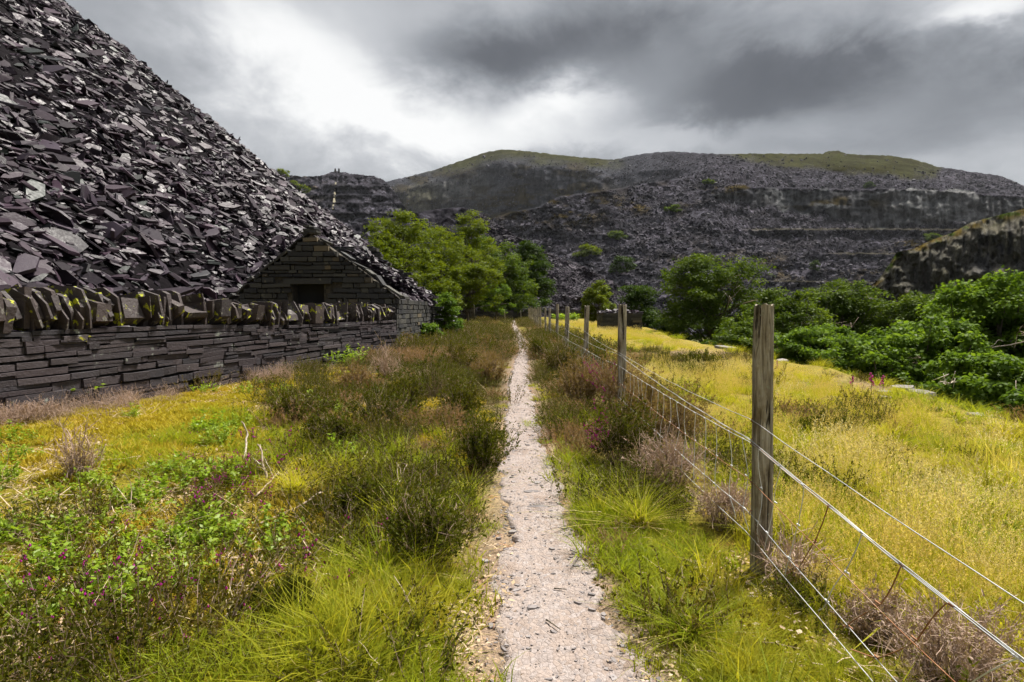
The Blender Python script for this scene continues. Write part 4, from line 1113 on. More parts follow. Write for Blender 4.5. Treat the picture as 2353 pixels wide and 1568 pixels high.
# posts by the far wall
for (u, vt, vb, yy, lab) in ((1161, 715, 739, 60., 'short white-topped post leaning at the far end of the path'), (1198, 713, 734, 68., 'thin dark gate post before the slate shelter')):
    a = at(np.array(float(u)), np.array(float(vb)), yy); b = at(np.array(float(u - 2)), np.array(float(vt)), yy)
    V, Fs = tube(np.array([a - [0, 0, .3], a * .5 + b * .5, b]), [.075, .07, .06], 8)
    o = obj('gate_post', npmesh('gate_post', V - a, Fs), M_post, None, a); tag(o, lab, 'post')

# ================================================================== TREES
def scatter(name, P, rot, scl, tint, srcs, label, cat, seed=0, kind='stuff'):
    n = len(P); r = np.random.default_rng(seed)
    me_ = bpy.data.meshes.new(name); me_.vertices.add(n); me_.vertices.foreach_set('co', np.asarray(P, np.float32).ravel())
    a = me_.attributes.new('rot', 'FLOAT_VECTOR', 'POINT'); a.data.foreach_set('vector', np.asarray(rot, np.float32).ravel())
    a = me_.attributes.new('scl', 'FLOAT', 'POINT'); a.data.foreach_set('value', np.asarray(scl, np.float32))
    a = me_.attributes.new('tint', 'FLOAT', 'POINT'); a.data.foreach_set('value', np.asarray(tint, np.float32))
    a = me_.attributes.new('pick', 'INT', 'POINT'); a.data.foreach_set('value', r.integers(0, len(srcs), n).astype(np.int32))
    ng = bpy.data.node_groups.new(name, 'GeometryNodeTree')
    ng.interface.new_socket('Geometry', in_out='INPUT', socket_type='NodeSocketGeometry'); ng.interface.new_socket('Geometry', in_out='OUTPUT', socket_type='NodeSocketGeometry')
    N_ = ng.nodes; L_ = ng.links
    gi = N_.new('NodeGroupInput'); go = N_.new('NodeGroupOutput'); ip = N_.new('GeometryNodeInstanceOnPoints'); jn = N_.new('GeometryNodeJoinGeometry')
    for s_ in srcs:
        oi = N_.new('GeometryNodeObjectInfo'); oi.inputs['Object'].default_value = s_; oi.inputs['As Instance'].default_value = True
        L_.new(oi.outputs['Geometry'], jn.inputs[0])
    def na(nm, typ):
        d_ = N_.new('GeometryNodeInputNamedAttribute'); d_.data_type = typ; d_.inputs['Name'].default_value = nm; return d_.outputs['Attribute']
    L_.new(gi.outputs[0], ip.inputs['Points']); L_.new(jn.outputs[0], ip.inputs['Instance']); ip.inputs['Pick Instance'].default_value = True
    L_.new(na('pick', 'INT'), ip.inputs['Instance Index']); L_.new(na('rot', 'FLOAT_VECTOR'), ip.inputs['Rotation']); L_.new(na('scl', 'FLOAT'), ip.inputs['Scale'])
    L_.new(ip.outputs[0], go.inputs[0])
    o = obj(name, me_); tag(o, label, cat, kind=kind)
    md = o.modifiers.new('scatter', 'NODES'); md.node_group = ng
    return o


def build_tree(name, label, u, vtop, vbot, wpx, y, zbase, mat, seed, nleaf=14000, leaf=.10, lobes=7, group=None, cat='tree', clump=.17, xoff=0, depth=1.0, trunk=True, fill=.25):
    r = np.random.default_rng(seed)
    top = at(np.array(float(u)), np.array(float(vtop)), y); bot = at(np.array(float(u)), np.array(float(vbot)), y)
    cz0, cz1 = float(bot[2]), float(top[2]); cx = float(top[0] + bot[0]) / 2
    rx = wpx / 2 / FPX * y; rz = (cz1 - cz0) / 2; ry = rx * depth
    base = np.array([cx + xoff, y, zbase if zbase is not None else float(ground_z(cx, y))])
    root = empty(name, base); tag(root, label, cat, group)
    # lobes: overlapping ellipsoids filling the crown
    lob = []
    for q in range(lobes):
        an = r.uniform(0, 6.28); rr_ = math.sqrt(r.uniform(0, 1)) * .62
        zz = r.uniform(-.55, .62) if q else .55
        sc = r.uniform(.38, .58) * (1.1 - .3 * max(zz, 0))
        k_ = math.sqrt(max(.15, 1 - zz * zz))
        lob.append((cx + rx * rr_ * math.cos(an) * k_ * (q > 0), y + ry * rr_ * math.sin(an) * k_ * (q > 0), (cz0 + cz1) / 2 + rz * (zz if q else .50), rx * sc, ry * sc, rz * sc * 1.0))
    lob.append((cx, y, (cz0 + cz1) / 2 - rz * .12, rx * .72, ry * .72, rz * .80))
    for sg in (-1, 1): lob.append((cx + sg * rx * .5, y, (cz0 + cz1) / 2 - rz * .45, rx * .46, ry * .46, rz * .46))
    lob = np.array(lob)
    # clumps on the shells
    ncl = max(24, int(nleaf / 120))
    li = r.integers(0, len(lob), ncl)
    d = unit(r.normal(0, 1, (ncl, 3)) + np.array([0, -.25, .25])); sh = np.where(r.uniform(0, 1, ncl) < fill, r.uniform(.3, .9, ncl), r.uniform(.85, 1.12, ncl))
    CC = lob[li, :3] + d * lob[li, 3:] * sh[:, None]
    CC[:, 2] = np.clip(CC[:, 2], cz0 + .02, cz1 * 1 - .0 + rz * .02)
    cr = clump * (rx + rz) / 2 * r.uniform(.6, 1.35, ncl)
    m_ = 8; nsp = int(nleaf * 1.16 / m_)             # sprays of leaves inside each clump
    per = r.integers(0, ncl, nsp)
    off = unit(r.normal(0, 1, (nsp, 3))) * (r.uniform(0, 1, nsp) ** .42)[:, None] * [1.25, 1.25, .66]
    SC = CC[per] + off * cr[per][:, None]
    crnd = r.uniform(-.25, 1, ncl)
    tn = crnd[per] * .42 + r.uniform(0, .2, nsp) + .15 * off[:, 2]
    n = nsp * m_
    o2 = unit(r.normal(0, 1, (n, 3))) * (r.uniform(0, 1, n) ** .5)[:, None] * [1, 1, .5]
    P = np.repeat(SC, m_, 0) + o2 * leaf * 2.1
    Nn = unit(np.repeat(off, m_, 0) * .5 + o2 * .4 + [0, 0, .75] + r.normal(0, .42, (n, 3)))
    D = o2 + np.repeat(off, m_, 0) * .4 + r.normal(0, .5, (n, 3)); D = D - Nn * (D * Nn).sum(-1, keepdims=True)
    sz = leaf * 1.5 * r.uniform(.6, 1.3, n)
    V, Qd = leafquads(P, D, Nn, sz, sz * r.uniform(.5, .8, n))
    rn = np.clip(np.repeat(tn, m_) + r.uniform(0, .5, n), 0, 1)
    obj('crown', npmesh('crown', V - base, Qd, {'rnd': np.repeat(rn, 4)}), mat, root)
    if trunk:
        a = Acc()
        H_ = cz1 - base[2]
        tr = max(.035, .022 * H_)
        mid = np.array([cx, y, cz0 + rz * .9])
        n = 7; f_ = np.linspace(0, 1, n)[:, None]
        bow = np.stack([np.sin(f_[:, 0] * 3 + seed) * .05 * rx, np.cos(f_[:, 0] * 2 + seed) * .05 * rx, 0 * f_[:, 0]], -1) * f_
        P = (base - [0, 0, .3]) * (1 - f_) + mid * f_ + bow
        a.add(*tube(P, np.linspace(tr * 1.3, tr * .4, n), 8))
        for q in r.choice(ncl, min(ncl, 16 + lobes * 2), replace=False):
            s0 = r.uniform(.35, .95); A_ = P[int(s0 * (n - 1))]; B_ = CC[q]
            m_ = (A_ + B_) / 2 + r.normal(0, .08, 3) * rx + [0, 0, .06 * rz]
            t5 = np.linspace(0, 1, 6)[:, None]
            PB = A_ * (1 - t5) ** 2 + 2 * m_ * t5 * (1 - t5) + B_ * t5 ** 2 + r.normal(0, .012, (6, 3)) * rx
            a.add(*tube(PB, np.linspace(tr * .42, tr * .08, 6), 5))
        if seed in (13, 14, 17, 18, 20, 22):
            for q in range(3):
                A_ = mid + r.normal(0, .2, 3) * [rx, ry, rz]; D_ = unit(np.array([r.normal(0, .7), -1.0, r.uniform(.1, .7)])); t9 = np.linspace(0, 1, 9)[:, None]
                PB = A_ + D_ * t9 * [rx * 1.15, ry * 1.15, rz * 1.0] + np.cumsum(r.normal(0, .03, (9, 3)) * rx, 0) * t9
                ab = Acc(); ab.add(*tube(PB, np.linspace(.03, .008, 9), 5))
                for b_ in range(4):
                    i0 = 5 + b_ % 4; ab.add(*tube(np.stack([PB[i0] + unit(D_ + r.normal(0, .7, 3)) * rx * .22 * w_ for w_ in (0, .4, .75, 1)]) + np.cumsum(r.normal(0, .012, (4, 3)), 0), [.012, .009, .006, .004], 4))
                mb = ab.mesh('dead_branch', smooth=True); mb.transform(Matrix.Translation(-Vector(base))); obj('dead_branch', mb, M_deadwood, root)
        me_ = a.mesh('trunk', smooth=True); me_.transform(Matrix.Translation(-Vector(base)))
        obj('trunk', me_, M_bark, root)
    return root
def heap_z(x, y):
    t = HR - math.hypot(x - HC[0], y - HC[1]); return float(heap_h(t, y)) if t > 0 else 0.
def tz(u, v, y): 
    p = at(np.array(float(u)), np.array(float(v)), y); return max(heap_z(p[0], p[1]), float(ground_z(p[0], p[1])))
LG, RG = 'trees between the ruin and the far tip', 'trees below the field edge'
T_ = build_tree
# left-centre clump
T_('broadleaf_tree', 'yellow-green tree nearest the ruin roofline, leftmost of the centre clump', 925, 486, 670, 200, 42, tz(925, 640, 42), M_leaf_birch, 1, 17000, .10, 8, LG)
T_('broadleaf_tree', 'broad yellow-green tree in the middle of the centre clump', 1010, 530, 715, 230, 50, tz(1010, 690, 50), M_leaf_birch, 2, 17000, .11, 8, LG)
T_('broadleaf_tree', 'tallest pale green tree with a rounded head breaking the tip skyline', 1085, 489, 660, 130, 58, tz(1085, 660, 58), M_leaf_birch, 3, 12000, .11, 6, LG)
T_('broadleaf_tree', 'dark green tree behind the boundary wall right of the tall pale tree', 1140, 555, 715, 190, 70, tz(1140, 708, 70), M_leaf_oak, 4, 19000, .17, 9, LG)
T_('broadleaf_tree', 'darkest round tree at the right end of the centre clump', 1208, 562, 718, 118, 80, 0., M_leaf_dark, 5, 19000, .19, 9, LG)
T_('broadleaf_tree', 'olive tree low behind the ruin side wall', 890, 555, 700, 170, 34, tz(890, 690, 34), M_leaf_birch, 6, 13000, .085, 7, LG)
T_('leafy_bush', 'light green bush growing against the ruin side wall', 1022, 662, 772, 84, 23, None, M_leaf_bright, 7, 9000, .055, 7, None, 'bush')
T_('leafy_bush', 'small fresh green bush at the foot of the ruin corner', 985, 735, 790, 70, 19, None, M_leaf_bright, 8, 6000, .045, 6, None, 'bush')
T_('broadleaf_tree', 'bright green spreading tree in front of the boundary wall', 1075, 612, 712, 150, 46, tz(1075, 712, 46), M_leaf_birch, 9, 13000, .09, 8, LG)
T_('broadleaf_tree', 'small bright tree beside the far gate post', 1140, 655, 722, 90, 58, None, M_leaf_bright, 10, 7000, .095, 6, LG)
T_('broadleaf_tree', 'dark understorey tree filling the shade above the boundary wall', 1150, 625, 728, 200, 74, 0., M_leaf_dark, 25, 12000, .20, 6, LG)
T_('broadleaf_tree', 'low leafy tree filling the foot of the centre clump above the wall', 985, 628, 728, 190, 44, tz(985, 728, 44), M_leaf_birch, 28, 12000, .10, 9, LG, trunk=True)
# beyond the fence
T_('broadleaf_tree', 'small round tree left of the stone pen by the far posts', 1373, 648, 745, 80, 52, None, M_leaf_birch, 11, 10000, .12, 7)
T_('oak_tree', 'dark round-headed oak directly behind the stone pen', 1468, 655, 780, 108, 42, -.4, M_leaf_dark, 12, 13000, .10, 8)
T_('oak_tree', 'largest oak with tall domed crown right of the stone pen', 1640, 592, 805, 250, 34, -3.0, M_leaf_oak, 13, 26000, .095, 12, RG)
T_('oak_tree', 'wide low oak right of the largest oak, behind the nearest post', 1790, 668, 840, 220, 28, -4., M_leaf_oak, 14, 20000, .085, 10, RG)
T_('oak_tree', 'dark oak with level top in the middle of the tree belt', 1930, 650, 830, 230, 32, -5., M_leaf_oak, 15, 20000, .09, 10, RG)
T_('oak_tree', 'dark oak beneath the pale cliff near the end of the belt', 2080, 672, 830, 230, 30, -5., M_leaf_oak, 16, 18000, .09, 10, RG)
T_('oak_tree', 'bright green oak standing closest at the right frame edge', 2310, 640, 900, 300, 15.5, -5., M_leaf_bright, 17, 30000, .075, 14, RG, clump=.13)
T_('oak_tree', 'bright leafy oak left of the closest one, low over the field edge', 2105, 735, 930, 280, 15.0, -5., M_leaf_bright, 18, 26000, .07, 13, RG, clump=.13)
T_('oak_tree', 'low oak crown peeping over the field edge behind the nearest post', 1880, 748, 862, 240, 19.5, -5., M_leaf_bright, 19, 22000, .07, 11, RG, clump=.14)
T_('oak_tree', 'low bright oak foliage pressing on the field edge at the right', 2270, 800, 985, 300, 11.3, -4.5, M_leaf_bright, 20, 24000, .06, 13, RG, clump=.13)
T_('oak_tree', 'scrubby oak on the slope below the largest oak', 1700, 735, 822, 180, 24, -3., M_leaf_oak, 21, 13000, .075, 9, RG)
T_('oak_tree', 'green oak rising behind the bright ones near the rock face', 2200, 690, 860, 240, 22, -5., M_leaf_bright, 22, 20000, .08, 10, RG)
T_('oak_tree', 'fresh green oak crown low over the field edge between post and right frame edge', 2010, 775, 935, 250, 14.2, -4.5, M_leaf_bright, 26, 20000, .065, 12, RG, clump=.13)
T_('scrub_bush', 'low dark scrub at the foot of the largest oak', 1545, 725, 782, 100, 36, -.8, M_leaf_dark, 23, 8000, .08, 7, None, 'bush')
T_('oak_tree', 'oak half out of frame at the right edge', 2480, 690, 960, 330, 14, -5., M_leaf_bright, 24, 18000, .075, 11, RG)
# shrubs on the quarry slopes: measured on the slope itself
def slope_y(u, v):
    best = 1e9
    for (U_, V_, Y_) in (TIPG, MTN[:3], RFG, LHG):
        if u < U_[0, 0] or u > U_[0, -1]: continue
        c_ = int(np.argmin(np.abs(U_[0] - u))); col_ = V_[:, c_]
        if v > col_[0] or v < col_[-1]: continue
        best = min(best, float(Y_[int(np.argmin(np.abs(col_ - v))), c_]))
    for y_ in np.arange(6, 62, .15):
        p_ = at(np.array(float(u)), np.array(float(v)), y_)
        if heap_z(p_[0], p_[1]) > p_[2] + .05: best = min(best, float(y_)); break
    return best
HB = 'lone shrubs on the quarry slopes'
for (u, vt, vb, wpx, y, lab, mt) in ((1350, 560, 592, 56, 128, 'pale green shrub on the crest of the far slate tip', M_leaf_birch), (1430, 593, 630, 56, 126, 'dark round shrub on the scree above the stone pen', M_leaf_dark),
        (1414, 530, 550, 40, 200, 'small shrub on the brown ridge above the round shrub', M_leaf_oak), (1548, 472, 488, 34, 222, 'shrub at the head of the big scree fan', M_leaf_oak),
        (1875, 598, 622, 24, 215, 'tiny dark shrub alone on the scree below the gallery wall', M_leaf_dark), (648, 388, 412, 32, 39.0, 'small tree on the skyline of the big slate heap', M_leaf_birch), (690, 420, 446, 44, 40.0, 'shrub just below the skyline tree on the slate heap', M_leaf_birch),
        (1625, 412, 424, 30, 390, 'shrub on the heath above the grey cliff', M_leaf_oak), (2000, 418, 432, 24, 400, 'dark shrub on the upper scree near the turf', M_leaf_dark), (2140, 536, 552, 40, 118, 'shrub growing on top of the right rock face', M_leaf_oak)):
    y = slope_y(u, vb - 1)
    build_tree('hill_shrub', lab, u, vt, vb, wpx, y, float(at(np.array(float(u)), np.array(float(vb - 1)), y)[2]), mt, int(u), 2600, wpx / FPX * y * .055, 5, HB, 'shrub', .22)

# ================================================================== SMALL PLANTS
# ---- plant materials. tint: -1..1 from the scattered point, Col.x = along the blade, Col.y = random per blade
def mat_plant(name, base, tip, alt, dry, trans=.55, gloss=.006):
    m, nt = new_mat(name); k = NT(nt)
    c = k.n('ShaderNodeSeparateColor'); k.l(k.attr('Col', out='Color'), c.inputs[0])
    tint = k.attr('tint', 'INSTANCER')
    colr = k.mix(c.outputs[0], base, tip)
    colr = k.mix(k.math('MULTIPLY', c.outputs[1], .8), colr, alt)
    n = k.noise(k.pos(), 1.6, 3, .6)
    f = k.math('ADD', tint, k.math('MULTIPLY', k.math('SUBTRACT', k.objrnd(), .5), .5))
    f = k.math('ADD', f, k.math('MULTIPLY', k.math('SUBTRACT', n, .5), .7), clamp=True)
    colr = k.mix(f, colr, k.mix(k.math('MULTIPLY', c.outputs[1], .6), dry, k.mix(1.0, dry, (.6, .55, .4), 'MULTIPLY')))
    k.leaf(colr, trans, gloss, .45, k.mix(1.0, colr, (1.2, 1.15, .7), 'MULTIPLY'))
    return m
M_grass = mat_plant('meadow_grass', (.165, .185, .011), (.32, .345, .024), (.22, .295, .016), (.56, .47, .05))
M_dry = mat_plant('ripe_grass', (.28, .27, .016), (.54, .475, .038), (.38, .41, .024), (.74, .62, .20))
M_seed = mat_plant('seed_heads', (.50, .40, .12), (.68, .56, .24), (.58, .43, .12), (.72, .66, .46), .4)
M_heath = mat_plant('heather_leaves', (.030, .030, .003), (.092, .090, .008), (.066, .090, .007), (.17, .105, .026), .4)
M_heath_brown = mat_plant('faded_heather', (.085, .055, .018), (.25, .165, .075), (.17, .135, .035), (.38, .22, .155), .35)
M_dead = mat_plant('dead_heather_twigs', (.14, .090, .058), (.42, .30, .235), (.33, .25, .20), (.48, .35, .30), .15)
M_bilb = mat_plant('bilberry_leaves', (.14, .22, .014), (.26, .38, .030), (.20, .29, .020), (.38, .43, .05), .5, .02)
M_moss = mat_plant('yellow_moss', (.22, .17, .012), (.46, .37, .030), (.34, .31, .022), (.54, .38, .06), .35)
M_flower = mat_plant('bell_heather_flowers', (.32, .022, .22), (.56, .035, .38), (.42, .05, .38), (.52, .05, .26), .4)
M_litter = mat_plant('leaf_litter', (.36, .26, .16), (.58, .46, .32), (.30, .18, .09), (.60, .52, .40), .1)
M_chip = mat_slate('path_chips', [(0, (.19, .172, .168)), (.4, (.245, .217, .21)), (.8, (.29, .26, .252)), (1, (.34, .31, .30))], .7, .15, 40, spec=.25)

def blades(n, h, spread, w_, bend, r, base_r=.03, seg=2, hv=.4):
    az_ = r.uniform(0, 6.28, n); br = base_r * np.sqrt(r.uniform(0, 1, n)); ba = r.uniform(0, 6.28, n)
    hh = h * (1 - hv + 2 * hv * r.uniform(0, 1, n)); ln = np.abs(r.normal(0, spread, n)); bd = bend * r.uniform(.2, 1.3, n)
    t = np.linspace(0, 1, seg + 1)
    out = (ln[:, None] * t + bd[:, None] * t ** 2) * hh[:, None]
    zz = hh[:, None] * (t - .35 * (bd[:, None] + ln[:, None] * .3) * t ** 2)
    d = np.stack([np.cos(az_), np.sin(az_)], -1)
    P = np.zeros((n, seg + 1, 3))
    P[..., 0] = (br * np.cos(ba))[:, None] + out * d[:, :1]; P[..., 1] = (br * np.sin(ba))[:, None] + out * d[:, 1:]; P[..., 2] = zz
    wa = az_ + 1.57 + r.normal(0, .7, n)
    S = np.stack([np.cos(wa), np.sin(wa), np.zeros(n)], -1)[:, None] * (w_ * r.uniform(.6, 1.2, n)[:, None] * np.maximum(1 - t ** 1.5, .06))[..., None] * .5
    V = np.stack([P - S, P + S], 2).reshape(n, -1, 3)
    a = np.arange(seg) * 2
    Qd = np.stack([a, a + 1, a + 3, a + 2], -1)
    Q_ = (Qd[None] + (np.arange(n) * (seg + 1) * 2)[:, None, None]).reshape(-1, 4)
    rb = r.uniform(0, 1, n)
    C = np.zeros((n, (seg + 1) * 2, 3)); C[..., 0] = np.repeat(t, 2)[None]; C[..., 1] = rb[:, None]
    return V.reshape(-1, 3), Q_, C.reshape(-1, 3), P
class Plant:
    def __init__(s): s.V = []; s.F = {}; s.C = []; s.M = {}; s.n = 0; s.mats = []
    def add(s, V, F, C, mat):
        if mat not in s.mats: s.mats.append(mat)
        mi = s.mats.index(mat)
        for f in (F if isinstance(F, list) else [F]):
            f = np.asarray(f); s.F.setdefault(f.shape[1], []).append((f + s.n, mi))
        V = np.asarray(V, float); C = np.asarray(C, float)
        if C.ndim == 1: C = np.broadcast_to(C, (len(V), 3))
        s.V.append(V); s.C.append(C); s.n += len(V)
    def mesh(s, name):
        Fs, mi = [], []
        for k_, v in s.F.items():
            Fs.append(np.concatenate([a for a, _ in v])); mi.append(np.concatenate([np.full(len(a), b) for a, b in v]))
        me_ = npmesh(name, np.concatenate(s.V), Fs, {'Col': np.concatenate(s.C)})
        for m_ in s.mats: me_.materials.append(m_)
        me_.polygons.foreach_set('material_index', np.concatenate(mi).astype(np.int32))
        return me_
def stems(n, h, spread, r, seg=5, base_r=.04, wob=.12):
    az_ = r.uniform(0, 6.28, n); ln = np.abs(r.normal(0, spread, n)) + .05
    hh = h * r.uniform(.6, 1.15, n); t = np.linspace(0, 1, seg + 1)
    P = np.zeros((n, seg + 1, 3))
    rr_ = base_r * np.sqrt(r.uniform(0, 1, n))[:, None] + hh[:, None] * ln[:, None] * t ** 1.3
    P[..., 0] = np.cos(az_)[:, None] * rr_; P[..., 1] = np.sin(az_)[:, None] * rr_; P[..., 2] = hh[:, None] * t * (1 - .25 * ln[:, None] * t)
    P += np.cumsum(r.normal(0, wob * h / seg, P.shape), 1) * (t > 0)[None, :, None] * [1, 1, .4]
    return P
def ribbon(P, w0, w1, r):
    n, s1, _ = P.shape; t = np.linspace(0, 1, s1)
    wa = r.uniform(0, 6.28, n)
    S = np.stack([np.cos(wa), np.sin(wa), np.zeros(n)], -1)[:, None] * (w0 + (w1 - w0) * t)[None, :, None] * .5
    V = np.stack([P - S, P + S], 2).reshape(-1, 3)
    a = np.arange(s1 - 1) * 2; Qd = np.stack([a, a + 1, a + 3, a + 2], -1)
    return V, (Qd[None] + (np.arange(n) * s1 * 2)[:, None, None]).reshape(-1, 4)
def needles(P, per, L, Wd, r, t0=.25, up=.7):
    """tiny leaves along the upper part of each stem"""
    n, s1, _ = P.shape
    si = np.repeat(np.arange(n), per); tt = r.uniform(t0, 1, n * per) * (s1 - 1.001); i0 = tt.astype(int); f_ = (tt - i0)[:, None]
    C = P[si, i0] * (1 - f_) + P[si, i0 + 1] * f_
    ax = unit(P[si, i0 + 1] - P[si, i0])
    D = unit(r.normal(0, 1, (n * per, 3)) + ax * up + [0, 0, .25]); Nn = unit(r.normal(0, 1, (n * per, 3)) + [0, 0, .6])
    s_ = r.uniform(.6, 1.3, n * per)
    V, Q_ = leafquads(C, D, Nn, L * s_, Wd * s_)
    Cc = np.stack([tt / (s1 - 1), np.repeat(r.uniform(0, 1, n), per) * .6 + r.uniform(0, .4, n * per), np.zeros(n * per)], -1)
    return V, Q_, np.repeat(Cc, 4, 0)
def bells(P, per, size, r, t0=.7):
    n, s1, _ = P.shape
    si = np.repeat(np.arange(n), per); tt = r.uniform(t0, 1, n * per) * (s1 - 1.001); i0 = tt.astype(int); f_ = (tt - i0)[:, None]
    C = P[si, i0] * (1 - f_) + P[si, i0 + 1] * f_ + r.normal(0, size * .8, (n * per, 3))
    s_ = size * r.uniform(.7, 1.3, n * per)[:, None]
    off = np.array([[0, 0, .9], [.55, 0, 0], [0, .55, 0], [-.55, 0, 0], [0, -.55, 0], [0, 0, -.8]])
    V = (C[:, None] + off[None] * s_[:, None]).reshape(-1, 3)
    T3 = np.array([[0, 1, 2], [0, 2, 3], [0, 3, 4], [0, 4, 1], [5, 2, 1], [5, 3, 2], [5, 4, 3], [5, 1, 4]])
    Fq = (T3[None] + (np.arange(n * per) * 6)[:, None, None]).reshape(-1, 3)
    Cc = np.repeat(np.stack([r.uniform(0, 1, n * per), r.uniform(0, 1, n * per), np.zeros(n * per)], -1), 6, 0)
    return V, Fq, Cc
PATCH = {'grass': (8, .15), 'grass_tall': (4, .12), 'grass_short': (8, .14), 'ripe': (6, .19), 'ripe_thick': (4, .16), 'heather': (4, .17), 'heather_brown': (4, .17), 'heather_flower': (2, .12), 'dead': (1, 0),
         'bilb': (2, .10), 'moss': (6, .14), 'litter': (3, .15), 'twigs': (3, .2), 'heather_far': (3, .35), 'heather_brown_far': (3, .35)}
def tpl(name, fn, count, seed):
    res = []
    K_, R_ = PATCH[name]
    for q in range(count):
        r = np.random.default_rng(seed * 100 + q); p = Plant()
        for c_ in range(K_):                       # several tufts make one patch
            s0 = p.n; i0 = len(p.V); fn(p, r)
            an = r.uniform(0, 6.28); rr_ = R_ * math.sqrt((c_ + .5) / K_); sc = r.uniform(.75, 1.25); a2 = c_ * 2.4 + r.uniform(-.5, .5)
            ro = np.array([[math.cos(an), -math.sin(an), 0], [math.sin(an), math.cos(an), 0], [0, 0, 1]])
            for j_ in range(i0, len(p.V)): p.V[j_] = (p.V[j_] @ ro.T) * sc + [rr_ * math.cos(a2), rr_ * math.sin(a2), 0]
        res.append(bpy.data.objects.new(name, p.mesh(name)))        # source of copies only, not placed in the scene
    return res
def f_grass(h, n, w_, spread, bend, br=.04, mat=None):
    def fn(p, r): V, Q_, C, P = blades(n, h, spread, w_, bend, r, br); p.add(V, Q_, C, mat or M_grass)
    return fn
def f_ripe(h, n, w_, heads):
    def fn(p, r):
        V, Q_, C, P = blades(n, h * .55, .35, w_, .5, r, .06); p.add(V, Q_, C, M_dry)
        V, Q_, C, P = blades(heads, h, .16, w_ * .45, .18, r, .07, 4, .25); p.add(V, Q_, C, M_dry)
        tips = P[:, -1]; dr = unit(P[:, -1] - P[:, -2])
        nl = 7
        Cn = np.repeat(tips, nl, 0) - np.repeat(dr, nl, 0) * (np.tile(np.linspace(0, .06, nl), heads))[:, None] + r.normal(0, .003, (heads * nl, 3))
        V, Q_ = leafquads(Cn, np.repeat(dr, nl, 0) + r.normal(0, .45, (heads * nl, 3)), r.normal(0, 1, (heads * nl, 3)), np.full(heads * nl, .018), np.full(heads * nl, .006))
        p.add(V, Q_, np.repeat(np.stack([r.uniform(0, 1, heads * nl), r.uniform(0, 1, heads * nl), np.zeros(heads * nl)], -1), 4, 0), M_seed)
    return fn
def f_heather(h, n, per, mat, spread=.55, flowers=0, L=.012):
    def fn(p, r):
        P = stems(n, h, spread, r, 5, .07)
        V, Q_ = ribbon(P, .004, .0015, r); p.add(V, Q_, np.array([.2, .5, 0]), M_dead)
        V, Q_, C = needles(P, per, L, L * .36, r); p.add(V, Q_, C, mat)
        if flowers:
            V, F_, C = bells(P[:flowers], 6, .0080, r); p.add(V, F_, C, M_flower)
    return fn
def f_dead(h, n):
    def fn(p, r):
        P = stems(n, h, .9, r, 5, .05, .22); V, Q_ = ribbon(P, .0045, .002, r)
        t = np.repeat(np.tile(np.linspace(0, 1, 6), n), 2); rb = np.repeat(r.uniform(0, 1, n), 12)
        p.add(V, Q_, np.stack([t, rb, t * 0], -1), M_dead)
        for rep in range(3):
            B = P[:, r.integers(2, 5)]; D = unit(r.normal(0, 1, (n, 3)) + [0, 0, .5]); tt = np.linspace(0, 1, 4)
            P2 = B[:, None] + D[:, None] * tt[None, :, None] * h * .38 * r.uniform(.5, 1.2, (n, 1, 1)) + np.cumsum(r.normal(0, .008, (n, 4, 3)), 1)
            V, Q_ = ribbon(P2, .0028, .0015, r); t = np.repeat(np.tile(tt, n), 2)
            p.add(V, Q_, np.stack([t * .4 + .6, np.repeat(r.uniform(0, 1, n), 8), t * 0], -1), M_dead)
    return fn
def f_bilb(h, n, per):
    def fn(p, r):
        P = stems(n, h, .45, r, 4, .06); V, Q_ = ribbon(P, .003, .0015, r); p.add(V, Q_, np.array([.1, .3, 0]), M_bilb)
        si = np.repeat(np.arange(n), per); tt = r.uniform(.3, 1, n * per) * 3.999; i0 = tt.astype(int); f_ = (tt - i0)[:, None]
        C = P[si, i0] * (1 - f_) + P[si, i0 + 1] * f_
        D = unit(r.normal(0, 1, (n * per, 3)) * [1, 1, .35] + [0, 0, .3]); Nn = unit(r.normal(0, .45, (n * per, 3)) + [0, 0, 1])
        s_ = r.uniform(.7, 1.3, n * per); V, Q_ = leafquads(C, D, Nn, .026 * s_, .015 * s_)
        p.add(V, Q_, np.repeat(np.stack([tt / 4, r.uniform(0, 1, n * per), tt * 0], -1), 4, 0), M_bilb)
    return fn
def f_moss(n, R_):
    def fn(p, r):
        V, Q_, C, P = blades(n, .040, .5, .009, .4, r, R_, 2); V[:, 2] += .012 * np.cos(np.clip(np.hypot(V[:, 0], V[:, 1]) / R_, 0, 1) * 1.57); p.add(V, Q_, C, M_moss)
    return fn
def f_litter(n, R_):
    def fn(p, r):
        C = np.stack([r.normal(0, R_ * .5, n), r.normal(0, R_ * .5, n), r.uniform(.004, .022, n)], -1)
        s_ = r.uniform(.5, 1.6, n); V, Q_ = leafquads(C, r.normal(0, 1, (n, 3)) * [1, 1, .15], unit(r.normal(0, .35, (n, 3)) + [0, 0, 1]), .022 * s_, .009 * s_ * r.uniform(.3, 1.3, n))
        p.add(V, Q_, np.repeat(np.stack([r.uniform(0, 1, n), r.uniform(0, 1, n), np.zeros(n)], -1), 4, 0), M_litter)
    return fn
def f_twigs(n, L):
    def fn(p, r):
        t = np.linspace(0, 1, 5)
        A_ = np.stack([r.normal(0, .05, n), r.normal(0, .05, n), r.uniform(.01, .03, n)], -1); D = unit(r.normal(0, 1, (n, 3)) * [1, 1, .25])
        P = A_[:, None] + D[:, None] * t[None, :, None] * L * r.uniform(.4, 1.2, (n, 1, 1)) + np.cumsum(r.normal(0, L * .05, (n, 5, 3)), 1)
        V, Q_ = ribbon(P, .005, .002, r); p.add(V, Q_, np.stack([np.full(n * 10, .9), np.repeat(r.uniform(0, 1, n), 10), np.zeros(n * 10)], -1), M_litter)
    return fn
